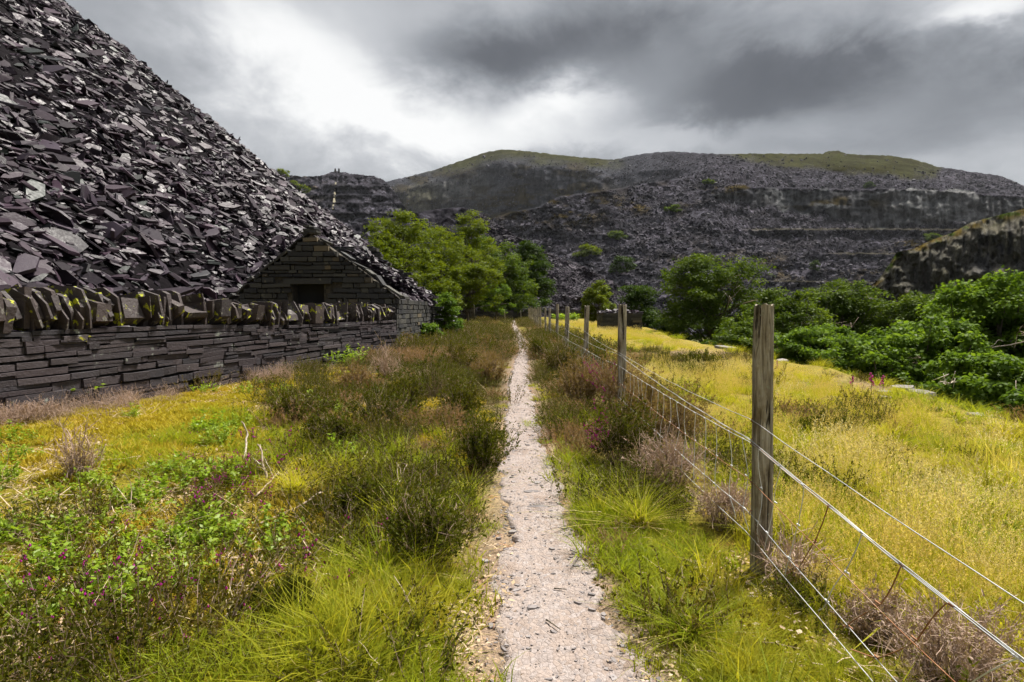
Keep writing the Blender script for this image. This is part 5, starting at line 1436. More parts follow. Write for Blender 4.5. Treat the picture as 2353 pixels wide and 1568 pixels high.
TP = {
 'grass': tpl('grass', f_grass(.13, 22, .0062, .5, .75), 5, 1), 'grass_tall': tpl('grass_tall', f_grass(.24, 20, .0066, .32, .6), 4, 2), 'grass_short': tpl('grass_short', f_grass(.06, 22, .0065, .6, .6, .06), 4, 3),
 'ripe': tpl('ripe', f_ripe(.34, 18, .0064, 7), 5, 4), 'ripe_thick': tpl('ripe_thick', f_ripe(.38, 14, .006, 16), 3, 5),
 'heather': tpl('heather', f_heather(.22, 15, 28, M_heath, L=.017), 5, 6), 'heather_brown': tpl('heather_brown', f_heather(.22, 15, 26, M_heath_brown, L=.017), 4, 7),
 'heather_flower': tpl('heather_flower', f_heather(.15, 9, 22, M_heath, .45, 3, .015), 4, 8), 'dead': tpl('dead', f_dead(.26, 26), 4, 9),
 'bilb': tpl('bilb', f_bilb(.17, 9, 13), 5, 10), 'moss': tpl('moss', f_moss(70, .10), 4, 11), 'litter': tpl('litter', f_litter(26, .12), 4, 12), 'twigs': tpl('twigs', f_twigs(7, .16), 4, 13)}
def far_tpl(name, mat, n, L, seed, h=.34, twig=True):
    def fn(p, r):
        P = stems(n, h, .6, r, 3, .2)
        if twig: V, Q_ = ribbon(P, .008, .004, r); p.add(V, Q_, np.array([.4, .5, 0]), M_dead)
        V, Q_, C = needles(P, 16, L, L * .4, r); p.add(V, Q_, C, mat)
    return tpl(name, fn, 3, seed)
TP['heather_far'] = far_tpl('heather_far', M_heath, 26, .035, 14); TP['heather_brown_far'] = far_tpl('heather_brown_far', M_heath_brown, 26, .035, 15)
vr = np.random.default_rng(77)
def cand(n, y0, y1, pw_=1.0, x0=-7.5, x1=9.0):
    n = int(n * 1.3)
    """points on the open ground, denser towards the viewer"""
    u_ = vr.uniform(0, 1, n)
    y = np.exp(lerp(math.log(y0), math.log(y1), u_)) if pw_ == 1 else (lerp(y0 ** (1 - pw_), y1 ** (1 - pw_), u_)) ** (1 / (1 - pw_))
    half = 1.25 * y + 1.1
    x = vr.uniform(-1, 1, n) * half
    wx = WALL_A[0] + (y - WALL_A[1]) * wd[0] / wd[1]
    lim_l = np.where(y < 14.7, wx + .06, np.where(y < 22, -2.95, np.where(y < 45, -5.0, -8)))
    ok = (x > lim_l) & (x < edge_x(y) + .6) & (x > x0) & (x < x1 + .05 * y) & (y < 76)
    ok &= np.hypot(x, y) > 1.05
    ok &= ~((y > 32.9) & (y < 35.5) & (x > h0[0]) & (x < h1[0]))
    return x[ok], y[ok]
def pathd(x, y): return np.abs(x - path_x(y)) - path_w(y)
def go(name, key, n, y0, y1, wfn, scl, tintfn, label, cat, tilt=.15, zoff=-.01, pw_=1.0, seed=0, grow=0.0, sfn=None, **kw):
    tilt = tilt * .35
    x, y = cand(int(n / (PATCH[key][0] * .8)), y0, y1, pw_, **kw)
    keep = vr.uniform(0, 1, len(x)) < np.clip(wfn(x, y), 0, 1) * (clear(x, y) if 'grass' in name or 'heather' in name else 1)
    x, y = x[keep], y[keep]
    z = ground_z(x, y) + zoff
    s_ = vr.uniform(scl[0], scl[1], len(x)) * (1 + grow * y)
    if sfn is not None: s_ = s_ * sfn(x, y)
    rot = np.stack([vr.normal(0, tilt, len(x)), vr.normal(0, tilt, len(x)), vr.uniform(0, 6.28, len(x))], -1)
    print(name, len(x))
    return scatter(name, np.stack([x, y, z], -1), rot, s_, tintfn(x, y), TP[key], label, cat, seed)
# keep the carpet low where the single bushes stand
CLEAR = [(930, 945, 60, 22), (1060, 955, 50, 22), (820, 900, 55, 18), (1480, 980, 60, 28), (760, 1030, 75, 26), (640, 1420, 95, 26), (830, 1185, 75, 26), (1108, 1080, 70, 40), (985, 1270, 130, 60), (880, 970, 100, 30), (1335, 930, 60, 28), (1430, 1040, 80, 40), (1425, 935, 70, 28), (1545, 1005, 70, 35), (1545, 1095, 120, 40), (1665, 1190, 100, 40), (1780, 1315, 160, 50), (2190, 1510, 190, 80), (2050, 1440, 120, 50), (885, 868, 45, 20), (320, 910, 80, 20), (552, 868, 50, 18), (70, 990, 90, 22), (185, 1110, 60, 30), (682, 1140, 80, 30)]
def clear(x, y):
    u, v, _ = project(np.stack([x, np.maximum(y, .7), np.zeros_like(x) + .05], -1)); s = np.zeros_like(x)
    for (cu, cv, hu, hv) in CLEAR: s = np.maximum(s, np.exp(-(((u - cu) / hu) ** 2 + ((v - cv) / hv) ** 2)))
    return 1 - .92 * sstep(.25, .7, s)
Z = lambda nme: (lambda x, y: zone(nme, x, y))
zm, zb_, zh, zg, zd_, zp, zf, zba, zl = [Z(q) for q in ('moss', 'bilberry', 'heather', 'green', 'dry', 'pale', 'flower', 'bare', 'low')]
left = lambda x, y: (x < path_x(y)).astype(float)
rightf = lambda x, y: sstep(FX + .0, FX + .25, x)
off_path = lambda x, y, a=.02, b=.18: sstep(a, b, pathd(x, y))
patch = lambda x, y, s_, sd, lo, hi: sstep(lo, hi, fbm(x * s_, y * s_, sd, 3))
heathfar = lambda x, y: sstep(7, 11, y) * sstep(1.9, 1.2, x) + sstep(11, 16, y) * sstep(3.0, 1.2, x) * .8 + sstep(60, 40, y) * sstep(30, 22, y) * 0
base_t = lambda x, y: (fbm(x * .9, y * .9, 50, 3) - .45) * 1.2
# green grass
go('meadow_grass', 'grass', 26000, 1.0, 30, lambda x, y: off_path(x, y) * np.clip(.26 + zg(x, y) - .55 * zm(x, y) - .55 * zh(x, y) - .3 * zb_(x, y) - .8 * zba(x, y) - .35 * rightf(x, y) - .6 * heathfar(x, y) - .5 * zl(x, y), .03, 1) * (.35 + .9 * patch(x, y, 2.2, 51, .3, .6)),
   (.55, 1.15), lambda x, y: base_t(x, y) - .02 + .35 * zd_(x, y) - .25 * zg(x, y), 'fine green grass growing between the heather beside the path', 'grass', .2, -.01, 1.25, sfn=lambda x, y: lerp(.62, 1.0, sstep(0, .6, zg(x, y))) * lerp(1, .7, sstep(.4, .8, x) * sstep(1.35, 1.2, x)))
go('path_edge_grass', 'grass_short', 14000, 1.0, 30, lambda x, y: np.maximum(sstep(-.04, .10, pathd(x, y)), .22 * sstep(-.12, -.05, pathd(x, y)) * patch(x, y, 5, 84, .5, .62)) * sstep(1.0, .25, pathd(x, y)) * (.25 + patch(x, y, 3, 52, .35, .6)) * (1 - .6 * zba(x, y)),
   (.5, 1.1), lambda x, y: base_t(x, y) + .1 - .2 * zg(x, y), 'short trodden grass along both edges of the path', 'grass', .2, -.006, 1.25)
go('long_grass', 'grass_tall', 9500, 1.3, 26, lambda x, y: off_path(x, y, .12, .35) * np.clip(zg(x, y) * .8 + .06 - .5 * zm(x, y) - .4 * zba(x, y) - .6 * zl(x, y), 0, 1) * patch(x, y, 1.7, 53, .42, .62),
   (.5, 1.0), lambda x, y: base_t(x, y) + .05, 'long arching green grass in tussocks near the path', 'grass', .22, -.01, 1.2)
go('ripe_grass', 'ripe', 26000, 2.0, 60, lambda x, y: np.clip(rightf(x, y) * 1.0 + .10 * sstep(FX - .4, FX, x) * zd_(x, y) + .12 * left(x, y) * zd_(x, y), 0, 1) * np.clip(.9 - .85 * zh(x, y) - .8 * zba(x, y), .03, 1) * off_path(x, y, .3, .6) * (.6 + .5 * patch(x, y, .8, 82, .34, .56)),
   (.42, .75), lambda x, y: base_t(x, y) * .9 - .08 + .6 * zp(x, y) + .7 * (patch(x, y, .6, 83, .45, .7) - .4), 'yellow ripening grass covering the field beyond the fence', 'grass', .16, -.02, 1.1, grow=.010, sfn=lambda x, y: lerp(.45, 1, sstep(.1, 1.6, edge_x(y) - x)) * lerp(.62, 1.05, patch(x, y, .55, 81, .35, .65)))
go('pale_seeding_grass', 'ripe_thick', 5200, 2.0, 20, lambda x, y: rightf(x, y) * np.clip(zp(x, y) * 1.1, 0, 1) * patch(x, y, 1.6, 55, .35, .6), (.6, 1.0), lambda x, y: .5 + base_t(x, y) * .6,
   'pale seeding grass in drifts across the field', 'grass', .16, -.02, 1.1)
go('field_green_grass', 'grass', 9000, 2.2, 40, lambda x, y: rightf(x, y) * (.35 + .65 * patch(x, y, .9, 56, .35, .6)) * (1 - .5 * zba(x, y)), (.8, 1.5), lambda x, y: base_t(x, y) + .15, 'green undergrass in the field beyond the fence', 'grass', .2, -.01, 1.15, grow=.01)
def far_field():
    n = 5200
    y = np.exp(vr.uniform(math.log(8), math.log(46), n)); x = lerp(FX + .2, edge_x(y) + .2, vr.uniform(0, 1, n))
    k_ = (vr.uniform(0, 1, n) < np.clip(.95 - .7 * zh(x, y) - .9 * zba(x, y), .02, 1) * sstep(.2, .9, edge_x(y) - x) * (.45 + .6 * patch(x, y, .7, 87, .35, .6))) & ~((y > 32.6) & (y < 35.6) & (x > h0[0] - .2) & (x < h1[0] + .2))
    x, y = x[k_], y[k_]; n = len(x)
    return scatter('far_field_grass', np.stack([x, y, ground_z(x, y) - .02], -1), np.stack([vr.normal(0, .05, n), vr.normal(0, .05, n), vr.uniform(0, 6.28, n)], -1), vr.uniform(.34, .58, n) * lerp(.4, 1, sstep(.2, 1.6, edge_x(y) - x)) * (1 + .014 * y), base_t(x, y) * 1.1 - .05 + .9 * (patch(x, y, .5, 86, .4, .65) - .45), TP['ripe'], 'sunlit golden grass on the far half of the field', 'grass', 3)
# heather
hw = lambda x, y: off_path(x, y, .03, .22) * np.clip(zh(x, y) + 1.1 * heathfar(x, y) + .03, 0, 1) * (1 - .7 * zm(x, y).clip(0, 1)) * (.35 + .8 * patch(x, y, 1.1, 57, .32, .55))
go('heather', 'heather', 16000, 1.5, 17, lambda x, y: hw(x, y) * (1 - .45 * patch(x, y, .8, 58, .45, .6)), (.6, 1.25), lambda x, y: base_t(x, y) * .7 - .05, 'dark green heather carpeting both sides of the path', 'heather', .25, -.03, 1.2, grow=.006)
go('faded_heather', 'heather_brown', 8000, 2.5, 17, lambda x, y: hw(x, y) * patch(x, y, .8, 58, .48, .62) * .9, (.6, 1.2), lambda x, y: base_t(x, y) + .2, 'faded brown heather among the green heather', 'heather', .25, -.03, 1.2, grow=.006)
go('distant_heather', 'heather_far', 7500, 14, 72, lambda x, y: np.clip(heathfar(x, y) * 1.2, 0, 1) * off_path(x, y, .10, .35) * (.6 + .5 * patch(x, y, .5, 59, .3, .6)), (.85, 1.4), lambda x, y: base_t(x, y) * .8 - .02, 'heather bank in the distance either side of the path', 'heather', .2, -.03, 1.3)
go('distant_faded_heather', 'heather_brown_far', 4200, 12, 66, lambda x, y: np.clip(heathfar(x, y), 0, 1) * off_path(x, y, .12, .4) * patch(x, y, .45, 60, .42, .58), (.7, 1.15), lambda x, y: base_t(x, y) + .1, 'russet faded heather patches in the distance', 'heather', .2, -.02, 1.3)
go('flowering_heather', 'heather_flower', 5200, 1.5, 12, lambda x, y: off_path(x, y, .1, .3) * np.clip(zf(x, y), 0, 1) * .9, (.65, 1.15), lambda x, y: base_t(x, y) * .5, 'purple bell heather in flower scattered over the left verge', 'heather', .2, -.02, 1.2)
go('low_heather', 'heather', 3600, 1.4, 8, lambda x, y: off_path(x, y, .1, .3) * left(x, y) * np.clip(.15 + .5 * zl(x, y), 0, 1) * patch(x, y, 1.6, 69, .4, .6) * .5, (.45, .85), lambda x, y: base_t(x, y) * .6 + .1, 'low sparse heather sprigs on the near left verge', 'heather', .2, -.02, 1.2)
# the rest of the ground layer
go('bilberry', 'bilb', 6500, 1.4, 14, lambda x, y: left(x, y) * np.clip(zb_(x, y) * .8, 0, 1) * (.10 + .6 * patch(x, y, 2.4, 62, .42, .62)) * off_path(x, y, .3, .6), (.65, 1.15), lambda x, y: base_t(x, y) * .5, 'bright green bilberry sprigs on the left verge', 'bilberry', .2, -.015, 1.2)
go('moss', 'moss', 46000, 1.2, 16, lambda x, y: off_path(x, y, .15, .4) * np.clip(zm(x, y) * 1.1, 0, 1) * (.3 + .8 * patch(x, y, 2, 63, .3, .55)), (.7, 1.3), lambda x, y: base_t(x, y) * .8 + .1, 'golden yellow moss below the dry-stone wall', 'moss', .15, -.012, 1.0)
go('leaf_litter', 'litter', 8000, 1.1, 12, lambda x, y: off_path(x, y, -.05, .2) * np.clip(.12 + .6 * zl(x, y) + .6 * zba(x, y) + .55 * zb_(x, y) * patch(x, y, 1.4, 64, .45, .6) + .6 * zm(x, y), 0, 1), (.5, 1.3), lambda x, y: base_t(x, y), 'dry fallen leaves and straw lying between the plants', 'litter', .1, .0, 1.25)
go('fallen_twigs', 'twigs', 2600, 1.2, 12, lambda x, y: off_path(x, y, .1, .3) * np.clip(.08 + .35 * zl(x, y) + .35 * zba(x, y) + .30 * zb_(x, y) + .2 * zh(x, y), 0, 1), (.6, 1.4), lambda x, y: base_t(x, y), 'thin bleached twigs littering the verge', 'twigs', .15, .01, 1.25)
far_field()
def wall_foot():
    n = 260
    s_ = vr.uniform(-1.5, WLEN, n); o_ = np.abs(vr.normal(.08, .22, n)) + .05
    x = WALL_A[0] + wd[0] * s_ + wn[0] * o_; y = WALL_A[1] + wd[1] * s_ + wn[1] * o_
    k_ = fbm(s_ * 1.3, s_ * 0, 88, 3) > .46; x, y = x[k_], y[k_]; n = len(x)
    scatter('wall_foot_brush', np.stack([x, y, ground_z(x, y) - .02], -1), np.stack([vr.normal(0, .2, n), vr.normal(0, .2, n), vr.uniform(0, 6.28, n)], -1), vr.uniform(.5, 1.05, n), vr.uniform(-.2, .6, n), TP['dead'], 'thin dead brush along the foot of the dry-stone wall', 'brush', 6)
wall_foot()
# slate chips on the path
n = 4500
y = np.exp(vr.uniform(math.log(1.2), math.log(28), n)); ca_ = vr.uniform(-1.12, 1.12, n); ca_ = np.sign(ca_) * np.abs(ca_) ** .85
x = path_x(y) + ca_ * path_w(y) * (1 + vr.normal(0, .12, n))
L = np.clip(vr.lognormal(math.log(.0095), .6, n), .005, .045) * (1 + .05 * y)
V, Fs = slabs(np.stack([x, y, ground_z(x, y) + .007], -1), vr.normal(0, 1, (n, 3)), unit(np.array([0, 0, 1.]) + vr.normal(0, .2, (n, 3))), L, L * vr.uniform(.5, .9, n), L * vr.uniform(.10, .24, n), vr, 5, False)
o = obj('slate_chips', npmesh('slate_chips', V, Fs, {'rnd': np.repeat(vr.uniform(0, 1, n), 10)}), M_chip)
tag(o, 'small loose slate chips strewn along the path', 'gravel', kind='stuff')

# boulders and slate blocks on the quarry slopes (fine relief of the scree)
blocks = []
for q in range(6):
    r = np.random.default_rng(950 + q); V, Fs = slabs(np.zeros((1, 3)), np.array([[1., 0, 0]]), np.array([[0, 0, 1.]]), one, one * .75, one * .45, r, 5)
    me_ = npmesh('block', V, Fs); me_.materials.append(M_block); blocks.append(bpy.data.objects.new('block', me_))
MU, MV, MY, MT, MR = MTN
r = np.random.default_rng(61)
N = 75000
ci = r.uniform(0, MU.shape[1] - 1.01, N); ri = r.uniform(8, MU.shape[0] - 3.01, N); c0, r0 = ci.astype(int), ri.astype(int)
PT = at(MU, MV, MY)
fr, fc = (ri - r0)[:, None], (ci - c0)[:, None]
P = (PT[r0, c0] * (1 - fc) + PT[r0, c0 + 1] * fc) * (1 - fr) + (PT[r0 + 1, c0] * (1 - fc) + PT[r0 + 1, c0 + 1] * fc) * fr
w_ = MR[r0, c0] * (MU[r0, c0] < 2480) * (MV[r0, c0] < 720) * (np.abs(PT[r0 + 1, c0, 1] - PT[r0, c0, 1]) < 12)
keep = r.uniform(0, 1, N) < w_ * (.35 + .65 * sstep(.4, .6, fbm(MU[r0, c0] / 30, MV[r0, c0] / 18, 97, 3)))
P = P[keep]; n = len(P)
sc_ = np.clip(r.lognormal(math.log(.72), .5, n), .3, 3.0) * (.55 + P[:, 1] / 420)
o = scatter('scree_blocks', P, np.stack([r.normal(.3, .4, n), r.normal(0, .4, n), r.uniform(0, 6.28, n)], -1), sc_, np.zeros(n), blocks, None, None, 9)
o.parent = mountain

# ================================================================== SINGLE PLANTS, STICKS AND STONES
br_ = np.random.default_rng(123)
def gp_at(u, v):
    p = on_ground(np.array(float(u)), np.array(float(v)), .05); p[2] = float(ground_z(p[0], p[1])); return p
def bush(name, label, u, v, wpx, hpx, kind, seed, flowers=0, group=None, cat='heather'):
    r = np.random.default_rng(seed); b = gp_at(u, v); d = b[1]
    R_ = wpx / 2 / FPX * d; H_ = hpx / FPX * d * 1.3
    root = empty(name, b); tag(root, label, cat, group)
    n = {'green': 130, 'brown': 130, 'dead': 120, 'twig': 46}[kind]
    seg = 6; t = np.linspace(0, 1, seg + 1)
    an = r.uniform(0, 6.28, n); q = np.sqrt(r.uniform(0, 1, n))
    tipx, tipy = R_ * q * np.cos(an), R_ * .8 * q * np.sin(an)
    tipz = H_ * (np.sqrt(np.clip(1 - q ** 2 * .8, .05, 1))) * r.uniform(.72, 1.08, n) * (.8 + .4 * vnoise(tipx / R_ * 2 + 9, tipy / R_ * 2, seed))
    P = np.zeros((n, seg + 1, 3))
    for c_, (b0, tip) in enumerate(((tipx * .35, tipx), (tipy * .35, tipy), (0 * tipz - .04, tipz))):
        P[..., c_] = b0[:, None] + (tip - b0)[:, None] * (t ** (1.25 if c_ < 2 else .85))
    P += np.cumsum(r.normal(0, (.05 if kind in ('dead', 'twig') else .03) * H_, P.shape), 1) * t[None, :, None]
    p = Plant()
    wst = {'green': .004, 'brown': .004, 'dead': .0045, 'twig': .007}[kind] * (1 + d * .06)
    V, Q_ = ribbon(P, wst, wst * .45, r)
    tt = np.repeat(np.tile(t, n), 2); rb = np.repeat(r.uniform(0, 1, n), (seg + 1) * 2)
    p.add(V, Q_, np.stack([tt, rb, tt * 0], -1), M_dead)
    for rep in range({'green': 1, 'brown': 2, 'dead': 7, 'twig': 9}[kind]):
        i0 = int(r.integers(2, seg)); B = P[:, i0]; D = unit(r.normal(0, 1, (n, 3)) + [0, 0, .55]); t4 = np.linspace(0, 1, 4)
        P2 = B[:, None] + D[:, None] * t4[None, :, None] * H_ * .36 * r.uniform(.4, 1.2, (n, 1, 1)) + np.cumsum(r.normal(0, .018 * H_, (n, 4, 3)), 1)
        V, Q_ = ribbon(P2, wst * .6, wst * .35, r); ta = np.repeat(np.tile(t4, n), 2)
        p.add(V, Q_, np.stack([ta * .4 + .6, np.repeat(r.uniform(0, 1, n), 8), ta * 0], -1), M_dead)
    obj('stems', p.mesh('stems'), None, root)
    if kind in ('green', 'brown'):
        p = Plant(); L = .021 * (1 + d * .06)
        V, Q_, C = needles(P, 28, L, L * .38, r, .3); p.add(V, Q_, C, M_heath if kind == 'green' else M_heath_brown)
        # side shoots
        n2 = int(n * 1.2); B = P[r.integers(0, n, n2), r.integers(3, seg + 1, n2)]; D = unit(r.normal(0, .7, (n2, 3)) + [0, 0, 1]); t3 = np.linspace(0, 1, 3)
        P3 = B[:, None] + D[:, None] * t3[None, :, None] * H_ * .22
        V, Q_, C = needles(P3, 14, L, L * .36, r, 0.); p.add(V, Q_, C, M_heath if kind == 'green' else M_heath_brown)
        obj('foliage', p.mesh('foliage'), None, root)
    if kind == 'dead':
        p = Plant(); V, Q_, C = needles(P, 26, .013 * (1 + d * .05), .005 * (1 + d * .05), r, .45); p.add(V, Q_, C, M_dead)
        obj('withered_leaves', p.mesh('withered_leaves'), None, root)
    if flowers:
        p = Plant(); pick = r.choice(n, min(n, flowers), replace=False)
        if kind != 'x': pick = np.argsort(P[:, -1, 0] + r.normal(0, R_ * .3, n))[:flowers]
        V, F_, C = bells(P[pick], 12, .0065 * (1 + d * .06), r, .75); p.add(V, F_, C, M_flower)
        fo = obj('flowers', p.mesh('flowers'), None, root); fo['kind'] = 'stuff'
    return root
bush('heather_bush', 'dark green heather bush bulging over the left edge of the path', 1108, 1088, 125, 115, 'green', 1)
bush('heather_bush', 'broad dark heather bush left of the path in the foreground', 985, 1290, 240, 140, 'green', 2)
bush('heather_bush', 'low dark heather hump in the middle of the left verge', 880, 985, 190, 85, 'green', 3)
bush('heather_bush', 'heather bush behind the low hump, towards the ruin', 1000, 905, 200, 70, 'green', 4)
bush('heather_bush', 'brownish heather bush between path and second fence post', 1335, 940, 130, 85, 'brown', 5)
bush('heather_bush', 'olive heather bush close to the right path edge further back', 1290, 865, 100, 60, 'green', 6)
bush('heather_bush', 'green heather bush with magenta flowers on its path side', 1430, 1055, 170, 115, 'green', 7, 22)
bush('heather_bush', 'pinkish faded heather with purple flowers at the foot of the second post', 1425, 950, 170, 105, 'brown', 8, 20)
bush('heather_bush', 'reddish brown heather pressed against the netting behind the green bush', 1545, 1030, 180, 125, 'brown', 9)
bush('dead_heather', 'grey pink dead heather sprawling below the netting left of the nearest post', 1545, 1105, 210, 95, 'dead', 10)
bush('dead_heather', 'dead brown heather just left of the nearest post base', 1665, 1200, 170, 90, 'dead', 11)
bush('dead_heather', 'bare twisted dead heather bush at the right foot of the nearest post', 1815, 1320, 190, 120, 'twig', 12)
bush('dead_heather', 'large dead brown heather bush under the wires at the lower right', 2190, 1530, 330, 170, 'dead', 13)
bush('dead_heather', 'dead brown heather mat between the nearest post and the lower right bush', 2010, 1420, 190, 90, 'dead', 21)
bush('dead_heather', 'pale grey dead heather tuft on the left verge below the ruin', 885, 875, 80, 60, 'twig', 14)
bush('dead_heather', 'bleached brushwood heap against the dry-stone wall', 320, 918, 140, 48, 'twig', 15)
bush('dead_heather', 'dead brushwood at the wall foot halfway to the ruin', 552, 872, 90, 44, 'twig', 16)
bush('dead_heather', 'tangle of brown dead stems at the wall foot by the left frame edge', 70, 1000, 150, 42, 'dead', 17)
bush('dead_heather', 'white bare branching shrub skeleton on the left verge', 185, 1120, 110, 90, 'twig', 18)
bush('heather_bush', 'heather bush below the wall near the ruin corner', 890, 815, 130, 40, 'brown', 19)
bush('heather_bush', 'dark heather clump on the left verge ahead of the yellow moss', 690, 985, 170, 60, 'green', 20)

for q, (u, v, w_, h_, kd, lab) in enumerate([(930, 950, 130, 62, 'green', 'rounded dark heather bush right of the low hump on the left verge'), (1060, 960, 110, 62, 'green', 'dark heather bush between the hump and the path'),
        (1120, 880, 100, 45, 'brown', 'brown heather bush on the left path bank further back'), (820, 905, 120, 50, 'brown', 'brown heather bush near the fresh leafy clump below the wall'), (1050, 850, 120, 42, 'green', 'dark heather bush on the bank below the ruin corner'),
        (1120, 815, 90, 30, 'brown', 'russet heather bush on the distant left bank'), (1245, 820, 60, 34, 'green', 'dark heather bush on the distant right bank'), (1380, 870, 90, 50, 'green', 'dark heather bush at the foot of the third post'),
        (1480, 985, 120, 80, 'brown', 'pinkish brown heather mound leaning on the netting near the second post'), (760, 1040, 150, 70, 'green', 'dark heather bush in the middle of the left verge'), (640, 1430, 190, 60, 'green', 'low dark heather clump in the left foreground'),
        (830, 1190, 150, 70, 'green', 'dark heather bush behind the broad foreground one'), (1610, 845, 120, 26, 'green', 'dark heather patch in the field behind the second post'), (1890, 1000, 150, 36, 'green', 'dark heather patch in the field right of the nearest post')]):
    bush('heather_bush', lab, u, v, w_, h_, kd, 50 + q)
def leafy(name, label, u, v, wpx, hpx, seed, cat='plant', n=26, per=11, leaf=.045):
    r = np.random.default_rng(seed); b = gp_at(u, v); d = b[1]; R_ = wpx / 2 / FPX * d; H_ = hpx / FPX * d
    root = empty(name, b); tag(root, label, cat)
    P = stems(n, H_, .3, r, 5, R_ * .8, .1)
    p = Plant(); V, Q_ = ribbon(P, .006, .002, r); p.add(V, Q_, np.array([.1, .3, 0]), M_bilb); obj('stems', p.mesh('stems'), None, root)
    si = np.repeat(np.arange(n), per); tt = r.uniform(.25, 1, n * per) * 4.999; i0 = tt.astype(int); f_ = (tt - i0)[:, None]
    C = P[si, i0] * (1 - f_) + P[si, i0 + 1] * f_
    V, Q_ = leafquads(C, unit(r.normal(0, 1, (n * per, 3)) * [1, 1, .3] + [0, 0, .2]), unit(r.normal(0, .4, (n * per, 3)) + [0, 0, 1]), leaf * r.uniform(.6, 1.3, n * per), leaf * .6 * r.uniform(.6, 1.3, n * per))
    p = Plant(); p.add(V, Q_, np.repeat(np.stack([tt / 5, r.uniform(0, 1, n * per), tt * 0], -1), 4, 0), M_bilb); obj('leaves', p.mesh('leaves'), None, root)
leafy('leafy_plant', 'bright green leafy plant at the wall foot near the left edge', 172, 960, 90, 52, 31, n=20, leaf=.06)
leafy('leafy_plant', 'small bright leafy plant at the wall foot beside the left frame edge', 45, 985, 60, 40, 32, n=12, leaf=.06)
leafy('leafy_plant', 'fresh green leafy clump below the wall towards the ruin', 790, 850, 140, 42, 33, n=46, per=14, leaf=.06)
leafy('leafy_plant', 'fresh green weeds growing in front of the far field wall', 1300, 738, 70, 16, 34, n=60, per=14, leaf=.28)

def tussock(name, label, u, v, wpx, hpx, seed, mat, n=220):
    r = np.random.default_rng(seed); b = gp_at(u, v); d = b[1]
    V, Q_, C, P = blades(n, hpx / FPX * d * 1.3, .75, .006, .8, r, wpx / FPX * d * .16, 4)
    root = empty(name, b); tag(root, label, 'grass tussock')
    p = Plant(); p.add(V, Q_, C, mat); obj('blades', p.mesh('blades'), None, root)
    p = Plant(); V, Q_, C, P = blades(90, hpx / FPX * d * .8, 1.1, .006, .6, r, wpx / FPX * d * .2, 3); p.add(V, Q_, C, M_seed); obj('dead_blades', p.mesh('dead_blades'), None, root)
tussock('grass_tussock', 'yellowish round grass tussock among dead sticks on the left verge', 682, 1148, 130, 60, 41, M_dry)
tussock('grass_tussock', 'long green grass tussock beside the broad dark heather bush', 880, 1330, 160, 90, 42, M_grass, 160)
tussock('grass_tussock', 'green grass tussock between the path and the netting in the foreground', 1590, 1440, 150, 80, 43, M_grass, 200)
tussock('grass_tussock', 'bright green grass tussock right of the path near the nearest post', 1470, 1190, 120, 80, 44, M_grass, 200)
tussock('grass_tussock', 'bright green grass tussock touching the path below the dark bush', 1075, 1130, 100, 50, 45, M_grass, 160)

def stick(label, pts, rpx, mat, seed, lift=.035, group=None, fork=True):
    r = np.random.default_rng(seed)
    W_ = []
    for (u, v, h_) in pts:
        g = gp_at(u, v); W_.append(g + [0, 0, lift + h_])
    W_ = np.array(W_); d = W_[:, 1].mean(); b = W_[0].copy()
    tt = np.linspace(0, len(W_) - 1, 12); P = np.stack([np.interp(tt, range(len(W_)), W_[:, c_]) for c_ in range(3)], -1)
    Ln = np.linalg.norm(P[-1] - P[0]); P[1:-1] += np.cumsum(r.normal(0, .016 * Ln, (10, 3)) * [1, 1, .4], 0) * .7
    R_ = rpx / FPX * d
    root = empty('dead_stick', b); tag(root, label, 'stick', group)
    V, Fs = tube(P - b, np.linspace(R_, R_ * .45, 12) * r.uniform(.8, 1.2, 12), 6); obj('stem', npmesh('stem', V, Fs, None, True), mat, root)
    if fork:
        for q in range(int(r.integers(1, 4))):
            i0 = int(r.integers(3, 10)); D = unit(unit(P[i0] - P[i0 - 1]) + r.normal(0, .6, 3) * [1, 1, .5]); t5 = np.linspace(0, 1, 6)[:, None]
            B = P[i0] - b + D * t5 * Ln * r.uniform(.2, .45) + np.cumsum(r.normal(0, .012 * Ln, (6, 3)), 0) * (t5 > 0)
            V, Fs = tube(B, np.linspace(R_ * .55, R_ * .2, 6), 5); obj('side_branch', npmesh('side_branch', V, Fs, None, True), mat, root)
SG = 'bleached sticks on the left verge'
SL = 'bleached dead stick lying among bilberry and heather on the left verge'
for q, pts in enumerate([[(141, 1374, 0), (232, 1279, .02)], [(54, 1320, 0), (150, 1285, .03), (232, 1267, 0)], [(244, 1374, 0), (373, 1300, .02)], [(327, 1499, 0), (422, 1443, .03)],
                         [(588, 1163, 0), (638, 1118, .04)], [(8, 1474, 0), (124, 1420, .02)], [(0, 1246, 0), (54, 1217, .02)], [(348, 1557, 0), (397, 1532, 0)], [(517, 1453, 0), (542, 1403, .05)],
                         [(137, 1495, 0), (240, 1478, .03)], [(621, 1565, 0), (729, 1536, .02)], [(90, 1340, 0), (190, 1300, .0)], [(430, 1300, 0), (470, 1270, .03)], [(800, 1120, 0), (850, 1060, .06)], [(890, 1180, 0), (925, 1110, .10)]]):
    stick(SL, pts, 2.6, M_deadwood, 200 + q, group=SG)
stick('short thick white stick stump lying among purple flowers', [(408, 1366, 0), (430, 1378, .01), (447, 1391, 0)], 5.5, M_deadwood, 230, fork=False)
stick('long pale branch with side twigs beside the round tussock', [(588, 1212, 0), (683, 1190, .03), (741, 1163, .04)], 3.6, M_deadwood, 231)
stick('upright crooked bleached branch on the left verge', [(559, 1085, 0), (571, 1060, .14), (557, 1060, .26)], 3.2, M_deadwood, 232, fork=False)
